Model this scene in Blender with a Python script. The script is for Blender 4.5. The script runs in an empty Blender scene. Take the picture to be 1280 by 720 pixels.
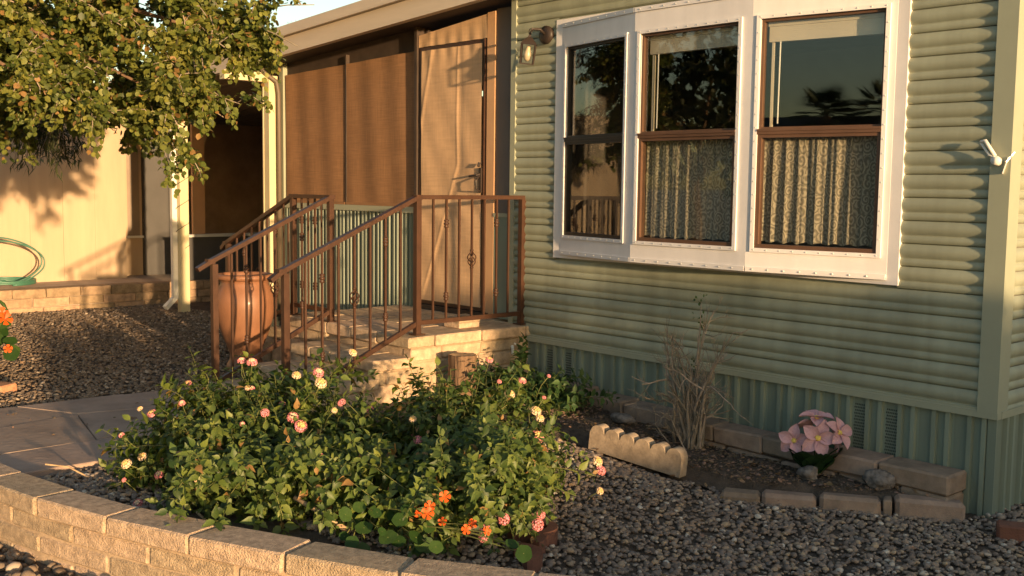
import bpy, math, random
import numpy as np
from mathutils import Vector, Matrix

random.seed(7); rng = np.random.default_rng(7)
scene = bpy.context.scene
col = scene.collection

# ------------------------------------------------------------------ camera
CAM = np.array([2.47609, -5.62358, 1.71689])
CR = np.array([0.66509, 0.74666, 0.01219]); CU = np.array([-0.07833, 0.05352, 0.99549]); CF = np.array([-0.74264, 0.66305, -0.09408])
FPX = 1349.79
cam = bpy.data.cameras.new('camera'); cam.sensor_width = 36; cam.lens = FPX / 1280 * 36; cam.clip_end = 2000; cam.clip_start = .05
cam_ob = bpy.data.objects.new('camera', cam); col.objects.link(cam_ob)
cam_ob.matrix_world = Matrix(((CR[0], CU[0], -CF[0], CAM[0]), (CR[1], CU[1], -CF[1], CAM[1]), (CR[2], CU[2], -CF[2], CAM[2]), (0, 0, 0, 1)))
scene.camera = cam_ob

# ------------------------------------------------------------------ sky and sun (late evening, low sun from the +X side)
SUN_AZ, SUN_EL = math.radians(11.5), math.radians(4.6)
world = bpy.data.worlds.new('World'); scene.world = world; world.use_nodes = True
nt = world.node_tree
sky = nt.nodes.new('ShaderNodeTexSky'); sky.sky_type = 'NISHITA'; sky.sun_disc = False
sky.sun_elevation = SUN_EL; sky.sun_rotation = math.radians(90) + SUN_AZ; sky.altitude = 400; sky.air_density = 1.0; sky.dust_density = 1.2; sky.ozone_density = 1.0
bg = nt.nodes['Background']; bg.inputs[1].default_value = 0.15
nt.links.new(sky.outputs[0], bg.inputs[0])
sun = bpy.data.lights.new('sun', 'SUN'); sun.energy = 4.0; sun.angle = math.radians(.9); sun.color = (1.0, .67, .36)
sun_ob = bpy.data.objects.new('sun', sun); col.objects.link(sun_ob)
to_sun = Vector((math.cos(SUN_AZ) * math.cos(SUN_EL), -math.sin(SUN_AZ) * math.cos(SUN_EL), math.sin(SUN_EL)))
sun_ob.rotation_euler = to_sun.to_track_quat('Z', 'Y').to_euler()
vs = scene.view_settings
vs.view_transform = 'Standard'; vs.look = 'None'; vs.gamma = 1; vs.exposure = 1.24; vs.use_curve_mapping = False
vs.use_white_balance = True; vs.white_balance_temperature = 6650; vs.white_balance_tint = 10

# ------------------------------------------------------------------ helpers
def ray(px, py): return (px - 640) / FPX * CR - (py - 360) / FPX * CU + CF
def at(px, py, d): return CAM + ray(px, py) * d
def smooth(a, b, x):
    t = np.clip((x - a) / (b - a), 0, 1); return t * t * (3 - 2 * t)
WALL_B = [(-3.33, -3.956), (-3.056, -3.93), (-2.587, -3.839), (-2.125, -3.724), (-1.673, -3.546), (-1.249, -3.368), (-.816, -3.168), (-.407, -2.902), (-.02, -2.66), (.40, -2.48), (.84, -2.36)]
WALL_F = [(-3.33, -4.155), (-3.02, -4.125), (-2.55, -4.037), (-2.083, -3.90), (-1.613, -3.738), (-1.172, -3.552), (-.719, -3.323), (-.29, -3.058), (.09, -2.83), (.48, -2.66), (.88, -2.555)]
_wx = np.array([(a[0] + b[0]) / 2 for a, b in zip(WALL_B, WALL_F)]); _wy = np.array([(a[1] + b[1]) / 2 for a, b in zip(WALL_B, WALL_F)])
def gz(x, y):
    """height of the yard"""
    return .2 * smooth(1.6, 4.2, -x - .9 * y)
def ground(x, y):
    x = np.asarray(x, float); y = np.asarray(y, float)
    out = (x > -3.4) & (x < .9) & (y < np.interp(x, _wx, _wy))
    return np.where(out, -.03, gz(x, y))

class MB:
    def __init__(s): s.v = []; s.f = []; s.m = []
    def add(s, v, f, m=0):
        o = len(s.v); s.v += [tuple(map(float, p)) for p in v]; s.f += [tuple(i + o for i in q) for q in f]; s.m += [m] * len(f)
    def box(s, c, d, rz=0, m=0):
        x, y, z = d[0] / 2, d[1] / 2, d[2] / 2; ca, sa = math.cos(rz), math.sin(rz)
        v = [(c[0] + ca * i * x - sa * j * y, c[1] + sa * i * x + ca * j * y, c[2] + k * z) for i in (-1, 1) for j in (-1, 1) for k in (-1, 1)]
        s.add(v, [(0, 1, 3, 2), (4, 6, 7, 5), (0, 4, 5, 1), (2, 3, 7, 6), (0, 2, 6, 4), (1, 5, 7, 3)], m)
    def b2(s, x0, x1, y0, y1, z0, z1, m=0): s.box(((x0 + x1) / 2, (y0 + y1) / 2, (z0 + z1) / 2), (x1 - x0, y1 - y0, z1 - z0), 0, m)
    def bar(s, a, b, w, h, m=0, up=(0, 0, 1)):
        a = Vector(a); b = Vector(b); d = (b - a).normalized(); u = Vector(up)
        if abs(d.dot(u)) > .98: u = Vector((0, 1, 0))
        r = d.cross(u).normalized(); u = r.cross(d)
        v = [p + r * (i * w / 2) + u * (j * h / 2) for p in (a, b) for i, j in ((-1, -1), (1, -1), (1, 1), (-1, 1))]
        s.add(v, [(0, 3, 2, 1), (4, 5, 6, 7), (0, 1, 5, 4), (1, 2, 6, 5), (2, 3, 7, 6), (3, 0, 4, 7)], m)
    def tube(s, pts, rad, n=6, m=0):
        pts = [Vector(p) for p in pts]; rings = []
        if not hasattr(rad, '__len__'): rad = [rad] * len(pts)
        ref = Vector((.31, .2, .93))
        for i, p in enumerate(pts):
            d = (pts[min(i + 1, len(pts) - 1)] - pts[max(i - 1, 0)]).normalized()
            r = d.cross(ref)
            if r.length < .1: r = d.cross(Vector((1, 0, 0)))
            r.normalize(); u = r.cross(d)
            rings.append([p + (r * math.cos(2 * math.pi * k / n) + u * math.sin(2 * math.pi * k / n)) * rad[i] for k in range(n)])
        v = [q for g in rings for q in g]; f = []
        for i in range(len(pts) - 1):
            for k in range(n):
                f.append((i * n + k, i * n + (k + 1) % n, (i + 1) * n + (k + 1) % n, (i + 1) * n + k))
        f.append(tuple(range(n - 1, -1, -1))); f.append(tuple((len(pts) - 1) * n + k for k in range(n)))
        s.add(v, f, m)
    def lathe(s, prof, c, n=32, m=0):
        v = []; f = []
        for r, z in prof:
            for k in range(n): v.append((c[0] + r * math.cos(2 * math.pi * k / n), c[1] + r * math.sin(2 * math.pi * k / n), c[2] + z))
        for i in range(len(prof) - 1):
            for k in range(n): f.append((i * n + k, i * n + (k + 1) % n, (i + 1) * n + (k + 1) % n, (i + 1) * n + k))
        f.append(tuple(range(n - 1, -1, -1))); f.append(tuple((len(prof) - 1) * n + k for k in range(n)))
        s.add(v, f, m)
    def grid(s, P, m=0):
        """P: array (a,b,3)"""
        a, b = P.shape[:2]
        s.add(P.reshape(-1, 3), [(i * b + j, i * b + j + 1, (i + 1) * b + j + 1, (i + 1) * b + j) for i in range(a - 1) for j in range(b - 1)], m)
    def mesh(s, name, mats, smooth=False):
        me = bpy.data.meshes.new(name); me.from_pydata(s.v, [], s.f); me.update()
        for q in (mats if isinstance(mats, (list, tuple)) else [mats]): me.materials.append(q)
        if any(s.m): me.polygons.foreach_set('material_index', s.m)
        if smooth: me.polygons.foreach_set('use_smooth', [True] * len(s.f))
        return me
    def build(s, name, mats, parent=None, smooth=False):
        return link(name, s.mesh(name, mats, smooth), parent)
def link(name, me, parent=None, mw=None):
    o = bpy.data.objects.new(name, me); col.objects.link(o)
    if parent is not None: o.parent = parent
    if mw is not None: o.matrix_local = mw
    return o
def tag(o, label=None, cat=None, group=None, kind=None):
    if label: o['label'] = label
    if cat: o['category'] = cat
    if group: o['group'] = group
    if kind: o['kind'] = kind
    return o
def thing(name, label, cat, loc=(0, 0, 0), group=None):
    o = bpy.data.objects.new(name, None); col.objects.link(o); o.location = loc; o.empty_display_size = .1
    return tag(o, label, cat, group)
def np_mesh(name, verts, faces, mat, smooth=False):
    """fast mesh from numpy; faces (F,k)"""
    me = bpy.data.meshes.new(name); k = faces.shape[1]
    me.vertices.add(len(verts)); me.vertices.foreach_set('co', np.ascontiguousarray(verts, dtype=np.float32).ravel())
    me.loops.add(faces.size); me.loops.foreach_set('vertex_index', np.ascontiguousarray(faces, dtype=np.int32).ravel())
    me.polygons.add(len(faces)); me.polygons.foreach_set('loop_start', np.arange(0, faces.size, k, dtype=np.int32))
    try: me.polygons.foreach_set('loop_total', np.full(len(faces), k, dtype=np.int32))
    except Exception: pass
    if smooth: me.polygons.foreach_set('use_smooth', np.ones(len(faces), dtype=bool))
    me.update(calc_edges=True)
    me.materials.append(mat)
    return me
def scatter(tv, tf, M, T):
    """template verts (k,3), faces (f,n), rotations/scales M (N,3,3), translations T (N,3)"""
    V = np.einsum('nij,kj->nki', M, tv) + T[:, None, :]
    F = tf[None] + (np.arange(len(T)) * len(tv))[:, None, None]
    return V.reshape(-1, 3), F.reshape(-1, tf.shape[1])
def frames(fwd, nrm):
    """columns: x=side, y=fwd, z=normal"""
    f = fwd / np.linalg.norm(fwd, axis=1, keepdims=True)
    n = nrm - (nrm * f).sum(1, keepdims=True) * f; n /= np.linalg.norm(n, axis=1, keepdims=True) + 1e-9
    return np.stack([np.cross(f, n), f, n], -1)
def hexbox(C8, bev, jit=0, seed=0):
    """chamfered box from 8 corners ordered as in MB.box: (i,j,k) -> verts/faces; 24 verts"""
    r = random.Random(seed); C = [Vector(c) for c in C8]
    if jit: C = [c + Vector((r.uniform(-jit, jit), r.uniform(-jit, jit), r.uniform(-jit, jit))) for c in C]
    idx = lambda i, j, k: i * 4 + j * 2 + k
    V = []; name = {}
    for i in (0, 1):
        for j in (0, 1):
            for k in (0, 1):
                p = C[idx(i, j, k)]
                ex = (C[idx(1 - i, j, k)] - p).normalized() * bev; ey = (C[idx(i, 1 - j, k)] - p).normalized() * bev; ez = (C[idx(i, j, 1 - k)] - p).normalized() * bev
                for a, q in (('x', p + ey + ez), ('y', p + ex + ez), ('z', p + ex + ey)):
                    name[i, j, k, a] = len(V); V.append(q)
    F = []
    for i in (0, 1): F.append([name[i, j, k, 'x'] for j, k in ((0, 0), (1, 0), (1, 1), (0, 1))])
    for j in (0, 1): F.append([name[i, j, k, 'y'] for i, k in ((0, 0), (1, 0), (1, 1), (0, 1))])
    for k in (0, 1): F.append([name[i, j, k, 'z'] for i, j in ((0, 0), (1, 0), (1, 1), (0, 1))])
    for i in (0, 1):
        for j in (0, 1): F.append([name[i, j, 0, 'x'], name[i, j, 0, 'y'], name[i, j, 1, 'y'], name[i, j, 1, 'x']])
        for k in (0, 1): F.append([name[i, 0, k, 'x'], name[i, 0, k, 'z'], name[i, 1, k, 'z'], name[i, 1, k, 'x']])
    for j in (0, 1):
        for k in (0, 1): F.append([name[0, j, k, 'y'], name[0, j, k, 'z'], name[1, j, k, 'z'], name[1, j, k, 'y']])
    for i in (0, 1):
        for j in (0, 1):
            for k in (0, 1): F.append([name[i, j, k, a] for a in 'xyz'])
    c = sum(C, Vector()) / 8
    out = []
    for f in F:
        n = Vector(); ps = [V[q] for q in f]
        n = (ps[1] - ps[0]).cross(ps[2] - ps[0]); ctr = sum(ps, Vector()) / len(ps)
        out.append(tuple(f) if n.dot(ctr - c) > 0 else tuple(reversed(f)))
    return V, out
def block(name, x0, x1, y0, y1, z0, z1, mat, parent, bev=.008, jit=.004, seed=None):
    V, F = hexbox([(x, y, z) for x in (x0, x1) for y in (y0, y1) for z in (z0, z1)], bev, jit, random.random() if seed is None else seed)
    m = MB(); m.add(V, F); return m.build(name, mat, parent)

# ------------------------------------------------------------------ materials
def mat(name, colr, rough=.8, var=.15, scale=6, bump=0., bscale=60, rnd=0., metal=0., spec=.3, stretch=None, trans=0., coat=0., island=0., col2=None, mixscale=2., detail=6, bdist=.01, dead=0.):
    m = bpy.data.materials.new(name); m.use_nodes = True; t = m.node_tree; N = t.nodes; L = t.links
    bs = N['Principled BSDF']; bs.inputs['Roughness'].default_value = rough; bs.inputs['Metallic'].default_value = metal
    bs.inputs['Specular IOR Level'].default_value = spec
    if coat: bs.inputs['Coat Weight'].default_value = coat; bs.inputs['Coat Roughness'].default_value = .15
    tc = N.new('ShaderNodeTexCoord'); vec = tc.outputs['Object']
    if stretch:
        mp = N.new('ShaderNodeMapping'); mp.inputs['Scale'].default_value = stretch; L.new(vec, mp.inputs[0]); vec = mp.outputs[0]
    nz = N.new('ShaderNodeTexNoise'); nz.inputs['Scale'].default_value = scale; nz.inputs['Detail'].default_value = detail; nz.inputs['Roughness'].default_value = .65; L.new(vec, nz.inputs['Vector'])
    c = colr
    base = N.new('ShaderNodeMix'); base.data_type = 'RGBA'
    a = [max(0, q * (1 - var)) for q in c]; b = [min(1, q * (1 + var)) for q in c]
    if col2: a = c; b = col2
    base.inputs[6].default_value = (*a, 1); base.inputs[7].default_value = (*b, 1)
    rp = N.new('ShaderNodeMapRange'); rp.inputs['From Min'].default_value = .32; rp.inputs['From Max'].default_value = .68; L.new(nz.outputs['Fac'], rp.inputs[0])
    L.new(rp.outputs[0], base.inputs[0]); out = base.outputs[2]
    if rnd or island:
        src = None
        if rnd: oi = N.new('ShaderNodeObjectInfo'); src = oi.outputs['Random']
        if island:
            ge = N.new('ShaderNodeNewGeometry')
            if src is None: src = ge.outputs['Random Per Island']
            else:
                ad = N.new('ShaderNodeMath'); ad.operation = 'ADD'; L.new(src, ad.inputs[0]); L.new(ge.outputs['Random Per Island'], ad.inputs[1])
                fr = N.new('ShaderNodeMath'); fr.operation = 'FRACT'; L.new(ad.outputs[0], fr.inputs[0]); src = fr.outputs[0]
        k = max(rnd, island)
        mr = N.new('ShaderNodeMapRange'); mr.inputs['To Min'].default_value = 1 - k; mr.inputs['To Max'].default_value = 1 + k; L.new(src, mr.inputs[0])
        hs = N.new('ShaderNodeHueSaturation'); L.new(out, hs.inputs['Color']); L.new(mr.outputs[0], hs.inputs['Value'])
        mh = N.new('ShaderNodeMapRange'); mh.inputs['To Min'].default_value = .5 + .05 * k; mh.inputs['To Max'].default_value = .5 - .05 * k; L.new(src, mh.inputs[0]); L.new(mh.outputs[0], hs.inputs['Hue'])
        out = hs.outputs[0]
        if dead:
            gt = N.new('ShaderNodeMath'); gt.operation = 'GREATER_THAN'; gt.inputs[1].default_value = 1 - dead; L.new(src, gt.inputs[0])
            dm = N.new('ShaderNodeMix'); dm.data_type = 'RGBA'; dm.inputs[7].default_value = (.27, .155, .055, 1); L.new(gt.outputs[0], dm.inputs[0]); L.new(out, dm.inputs[6]); out = dm.outputs[2]
    L.new(out, bs.inputs['Base Color'])
    if bump:
        n2 = N.new('ShaderNodeTexNoise'); n2.inputs['Scale'].default_value = bscale; n2.inputs['Detail'].default_value = 5; L.new(vec, n2.inputs['Vector'])
        bp = N.new('ShaderNodeBump'); bp.inputs['Strength'].default_value = bump; bp.inputs['Distance'].default_value = bdist; L.new(n2.outputs['Fac'], bp.inputs['Height']); L.new(bp.outputs[0], bs.inputs['Normal'])
    if trans:
        tr = N.new('ShaderNodeBsdfTranslucent'); mx = N.new('ShaderNodeMixShader'); mx.inputs[0].default_value = trans
        br = N.new('ShaderNodeMix'); br.data_type = 'RGBA'; br.blend_type = 'MULTIPLY'; br.inputs[0].default_value = 1; br.inputs[7].default_value = (1.3, 1.5, .5, 1); L.new(out, br.inputs[6])
        L.new(br.outputs[2], tr.inputs[0]); L.new(bs.outputs[0], mx.inputs[1]); L.new(tr.outputs[0], mx.inputs[2]); L.new(mx.outputs[0], N['Material Output'].inputs[0])
    return m
M = {}
M['siding'] = mat('green_siding_paint', (.305, .322, .238), .5, .09, 1.2, .08, 120, spec=.3, stretch=(1.6, 1, .5))
def weather(m, amt=.16):
    t = m.node_tree; N = t.nodes; L = t.links; bs = N['Principled BSDF']; src = bs.inputs['Base Color'].links[0].from_socket; tc = N.new('ShaderNodeTexCoord')
    mp = N.new('ShaderNodeMapping'); mp.inputs['Scale'].default_value = (9, 9, .7); L.new(tc.outputs['Object'], mp.inputs[0]); n1 = N.new('ShaderNodeTexNoise'); n1.inputs['Scale'].default_value = 1; n1.inputs['Detail'].default_value = 6; L.new(mp.outputs[0], n1.inputs['Vector'])
    n2 = N.new('ShaderNodeTexNoise'); n2.inputs['Scale'].default_value = .9; n2.inputs['Detail'].default_value = 5; L.new(tc.outputs['Object'], n2.inputs['Vector'])
    mu = N.new('ShaderNodeMath'); mu.operation = 'MULTIPLY'; L.new(n1.outputs['Fac'], mu.inputs[0]); L.new(n2.outputs['Fac'], mu.inputs[1])
    mr = N.new('ShaderNodeMapRange'); mr.inputs['From Min'].default_value = .15; mr.inputs['From Max'].default_value = .38; mr.inputs['To Min'].default_value = 1 - amt; mr.inputs['To Max'].default_value = 1 + amt * .6; L.new(mu.outputs[0], mr.inputs[0])
    hs = N.new('ShaderNodeHueSaturation'); L.new(src, hs.inputs['Color']); L.new(mr.outputs[0], hs.inputs['Value']); L.new(hs.outputs[0], bs.inputs['Base Color'])
    n3 = N.new('ShaderNodeMapRange'); n3.inputs['To Min'].default_value = .38; n3.inputs['To Max'].default_value = .7; L.new(n2.outputs['Fac'], n3.inputs[0]); L.new(n3.outputs[0], bs.inputs['Roughness'])
    return m
weather(M['siding'])
M['siding_trim'] = mat('green_trim_paint', (.305, .322, .240), .45, .05, 3, spec=.35)
M['skirt'] = mat('green_skirt_paint', (.20, .24, .19), .55, .07, 3, .04, 80, stretch=(1, 1, .4))
weather(M['skirt'], .22)
M['white_alu'] = mat('white_aluminium', (.72, .69, .68), .38, .05, 5, .03, 90, spec=.5)
weather(M['white_alu'], .07)
M['rivet'] = mat('rivet_metal', (.75, .72, .68), .3, .05, 8, metal=.4)
M['brown_sash'] = mat('brown_sash', (.10, .055, .035), .4, .15, 6)
M['black_sash'] = mat('black_sash', (.02, .018, .016), .4, .15, 6)
M['brown_iron'] = mat('brown_iron_paint', (.056, .026, .015), .42, .2, 14, .08, 150, spec=.35)
M['dark_metal'] = mat('dark_metal', (.035, .025, .02), .45, .2, 10)
M['block'] = mat('tan_block', (.44, .325, .225), .95, .34, 26, 1.0, 120, rnd=.15, bdist=.012, detail=10)
M['brick'] = mat('buff_masonry', (.45, .33, .215), .95, .30, 16, .9, 110, rnd=.16, bdist=.006)
M['shaded_kerb_brick'] = mat('shaded_kerb_brick', (.34, .235, .15), .95, .3, 12, .9, 110, rnd=.18, bdist=.006)  # darker buff masonry; shading from the landing rails is put into the colour
M['mortar'] = mat('mortar', (.42, .31, .21), .95, .2, 30, .6, 120, bdist=.006)
M['border_block'] = mat('brown_border_block', (.27, .20, .15), .95, .25, 10, .6, 150, rnd=.14, bdist=.006)
M['slab'] = mat('concrete_slab', (.42, .34, .27), .9, .15, 5, .3, 90)
M['flag'] = mat('flagstone', (.33, .24, .185), .85, .22, 3.5, .5, 25, rnd=.08, bdist=.008)
M['dirt'] = mat('dirt', (.10, .075, .056), .97, .35, 14, .8, 70, bdist=.02)
M['far_ground'] = mat('far_ground', (.22, .18, .14), .95, .2, .8, .3, 12)
M['pebble'] = mat('river_pebble', (.165, .137, .118), .8, .25, 30, island=.65, col2=(.26, .208, .165), spec=.35)
M['chip'] = mat('brown_stone_chip', (.19, .145, .105), .9, .25, 20, island=.55, col2=(.29, .22, .16))
M['rock'] = mat('grey_rock', (.17, .15, .135), .95, .5, 30, 1., 50, bdist=.01)
M['cream'] = mat('cream_wall', (.46, .345, .235), .75, .07, 2, .05, 60, stretch=(1, 3, .4))
M['cream_post'] = mat('cream_post', (.58, .50, .31), .5, .05, 4)
M['white_paint'] = mat('white_paint', (.70, .68, .62), .45, .06, 5)
M['fascia'] = mat('beige_fascia', (.56, .47, .37), .55, .09, 2, .04, 60, stretch=(.4, 1, 3))
M['soffit'] = mat('soffit_boards', (.20, .155, .11), .8, .2, 4, stretch=(1, 6, 1))
M['dark_wood'] = mat('dark_wood', (.055, .038, .028), .7, .25, 5)
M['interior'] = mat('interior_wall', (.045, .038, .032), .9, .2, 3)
M['porch_inner'] = mat('porch_inner_wall', (.42, .27, .16), .85, .2, 3)
M['panel_grey'] = mat('grey_panel', (.085, .082, .08), .6, .1, 3)
M['terracotta'] = mat('glazed_terracotta', (.225, .105, .056), .5, .14, 4, .06, 40, coat=.12, spec=.4)
M['terra_edge'] = mat('red_edging', (.17, .075, .05), .85, .2, 12, .4, 100)
M['bark'] = mat('bark', (.16, .10, .06), .95, .45, 22, 1., 50, stretch=(1, 1, .12), bdist=.02)
M['cutwood'] = mat('cut_wood', (.40, .26, .14), .9, .2, 20)
M['twig'] = mat('dry_twig', (.24, .20, .155), .9, .3, 20, island=.3)
M['twig_pale'] = mat('pale_twig', (.38, .27, .16), .85, .3, 20, island=.25)
M['tree_leaf'] = mat('tree_leaf', (.085, .118, .024), .5, .2, 3, island=.55, dead=.05, col2=(.165, .168, .034), trans=.28, spec=.4)
M['dark_leaf'] = mat('narrow_leaf', (.045, .055, .02), .55, .2, 3, island=.4, trans=.15)
M['lantana_leaf'] = mat('lantana_leaf', (.055, .098, .020), .5, .2, 5, island=.6, rnd=.3, dead=.03, col2=(.11, .142, .029), trans=.25, spec=.4)
M['shade_leaf'] = mat('shade_plant_leaf', (.05, .095, .028), .5, .25, 5, island=.4, rnd=.2, trans=.2)
M['nast_leaf'] = mat('nasturtium_leaf', (.042, .088, .019), .5, .15, 10, rnd=.3, trans=.35)
M['stem'] = mat('green_stem', (.13, .14, .045), .7, .2, 10, island=.3)
M['pink'] = mat('pink_floret', (.66, .25, .27), .6, .15, 60, island=.25, trans=.15)
M['yellow'] = mat('yellow_floret', (.66, .46, .18), .6, .15, 60, island=.2, trans=.15)
M['cream_floret'] = mat('cream_floret', (.70, .52, .36), .6, .15, 60, island=.2, trans=.15)
M['orange'] = mat('orange_petal', (.72, .10, .012), .5, .2, 20, trans=.2)
M['silk_pink'] = mat('silk_pink_petal', (.50, .26, .31), .65, .18, 30, col2=(.68, .44, .47), trans=.1)
M['silk_yellow'] = mat('silk_yellow_centre', (.70, .52, .12), .6, .2, 40)
M['silk_leaf'] = mat('silk_leaf', (.02, .05, .018), .4, .3, 10)
M['curtain_blind'] = mat('blind_header', (.50, .44, .34), .6, .06, 4)
M['hose'] = mat('green_hose', (.055, .16, .11), .4, .1, 10, spec=.5)
M['bulb'] = mat('frosted_glass', (.48, .40, .27), .3, .1, 6, spec=.5)
M['roof_far'] = mat('far_roof', (.10, .085, .075), .9, .2, 2)
M['far_wall'] = mat('far_house_wall', (.32, .28, .23), .85, .1, 1)
M['palm'] = mat('palm_frond', (.055, .075, .03), .6, .25, 3, island=.3)

def island_ramp(m, stops):
    t = m.node_tree; N = t.nodes; L = t.links; bs = N['Principled BSDF']; ge = N.new('ShaderNodeNewGeometry'); cr = N.new('ShaderNodeValToRGB'); cr.color_ramp.interpolation = 'LINEAR'
    el = cr.color_ramp.elements
    while len(el) < len(stops): el.new(.5)
    for e, (p, c) in zip(el, stops): e.position = p; e.color = (*c, 1)
    L.new(ge.outputs['Random Per Island'], cr.inputs[0])
    nz = [n for n in N if n.type == 'TEX_NOISE'][0]; mr = N.new('ShaderNodeMapRange'); mr.inputs['To Min'].default_value = .7; mr.inputs['To Max'].default_value = 1.3; L.new(nz.outputs['Fac'], mr.inputs[0])
    hs = N.new('ShaderNodeHueSaturation'); L.new(cr.outputs[0], hs.inputs['Color']); L.new(mr.outputs[0], hs.inputs['Value']); L.new(hs.outputs[0], bs.inputs['Base Color'])
island_ramp(M['pebble'], [(0, (.13, .104, .088)), (.14, (.225, .165, .125)), (.28, (.18, .15, .132)), (.40, (.29, .215, .16)), (.54, (.155, .12, .098)), (.66, (.245, .195, .16)), (.80, (.40, .29, .185)), (.92, (.26, .19, .14)), (1, (.58, .51, .42))])
island_ramp(M['chip'], [(0, (.12, .088, .064)), (.2, (.20, .145, .10)), (.4, (.15, .118, .092)), (.6, (.25, .185, .128)), (.75, (.17, .12, .082)), (.9, (.30, .23, .165)), (1, (.42, .34, .26))])
def fabric(name, c, weave, rough=.95, amount=.22):
    m = mat(name, c, rough, .10, 3, .0); t = m.node_tree; N = t.nodes; L = t.links; bs = N['Principled BSDF']
    tc = N.new('ShaderNodeTexCoord'); src = bs.inputs['Base Color'].links[0].from_socket; h = []
    for ax in ('x', 'z'):
        mp = N.new('ShaderNodeMapping'); mp.inputs['Scale'].default_value = (weave, 1, 4) if ax == 'x' else (4, 1, weave)
        L.new(tc.outputs['Object'], mp.inputs[0]); w = N.new('ShaderNodeTexNoise'); w.inputs['Scale'].default_value = 1; w.inputs['Detail'].default_value = 4; L.new(mp.outputs[0], w.inputs['Vector']); h.append(w.outputs['Fac'])
    ad = N.new('ShaderNodeMath'); ad.operation = 'ADD'; L.new(h[0], ad.inputs[0]); L.new(h[1], ad.inputs[1])
    mr = N.new('ShaderNodeMapRange'); mr.inputs['From Min'].default_value = .7; mr.inputs['From Max'].default_value = 1.3; mr.inputs['To Min'].default_value = 1 - amount; mr.inputs['To Max'].default_value = 1 + amount; L.new(ad.outputs[0], mr.inputs[0])
    mx = N.new('ShaderNodeHueSaturation'); L.new(src, mx.inputs['Color']); L.new(mr.outputs[0], mx.inputs['Value']); L.new(mx.outputs[0], bs.inputs['Base Color'])
    bp = N.new('ShaderNodeBump'); bp.inputs['Strength'].default_value = .25; bp.inputs['Distance'].default_value = .004; L.new(ad.outputs[0], bp.inputs['Height']); L.new(bp.outputs[0], bs.inputs['Normal'])
    return m
M['shade'] = fabric('brown_shade_cloth', (.27, .145, .072), 130)
M['canvas'] = fabric('tan_canvas', (.56, .37, .22), 60, amount=.10)

def glass_mat():
    m = bpy.data.materials.new('window_glass'); m.use_nodes = True; t = m.node_tree; N = t.nodes; L = t.links; N.remove(N['Principled BSDF'])
    ge = N.new('ShaderNodeNewGeometry'); dt = N.new('ShaderNodeVectorMath'); dt.operation = 'DOT_PRODUCT'; L.new(ge.outputs['Incoming'], dt.inputs[0]); L.new(ge.outputs['Normal'], dt.inputs[1])
    ab = N.new('ShaderNodeMath'); ab.operation = 'ABSOLUTE'; L.new(dt.outputs['Value'], ab.inputs[0])
    iv = N.new('ShaderNodeMath'); iv.operation = 'SUBTRACT'; iv.inputs[0].default_value = 1; L.new(ab.outputs[0], iv.inputs[1])
    pw = N.new('ShaderNodeMath'); pw.operation = 'POWER'; pw.inputs[1].default_value = 5; L.new(iv.outputs[0], pw.inputs[0])
    mu = N.new('ShaderNodeMath'); mu.operation = 'MULTIPLY_ADD'; mu.inputs[1].default_value = .95; mu.inputs[2].default_value = .045; L.new(pw.outputs[0], mu.inputs[0])
    gl = N.new('ShaderNodeBsdfGlossy'); gl.inputs['Roughness'].default_value = .012; gl.inputs['Color'].default_value = (.92, .95, .96, 1)
    tr = N.new('ShaderNodeBsdfTransparent'); tr.inputs[0].default_value = (.96, .97, .96, 1)
    mx = N.new('ShaderNodeMixShader'); L.new(mu.outputs[0], mx.inputs[0]); L.new(tr.outputs[0], mx.inputs[1]); L.new(gl.outputs[0], mx.inputs[2]); L.new(mx.outputs[0], N['Material Output'].inputs[0])
    return m
M['glass'] = glass_mat()
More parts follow.
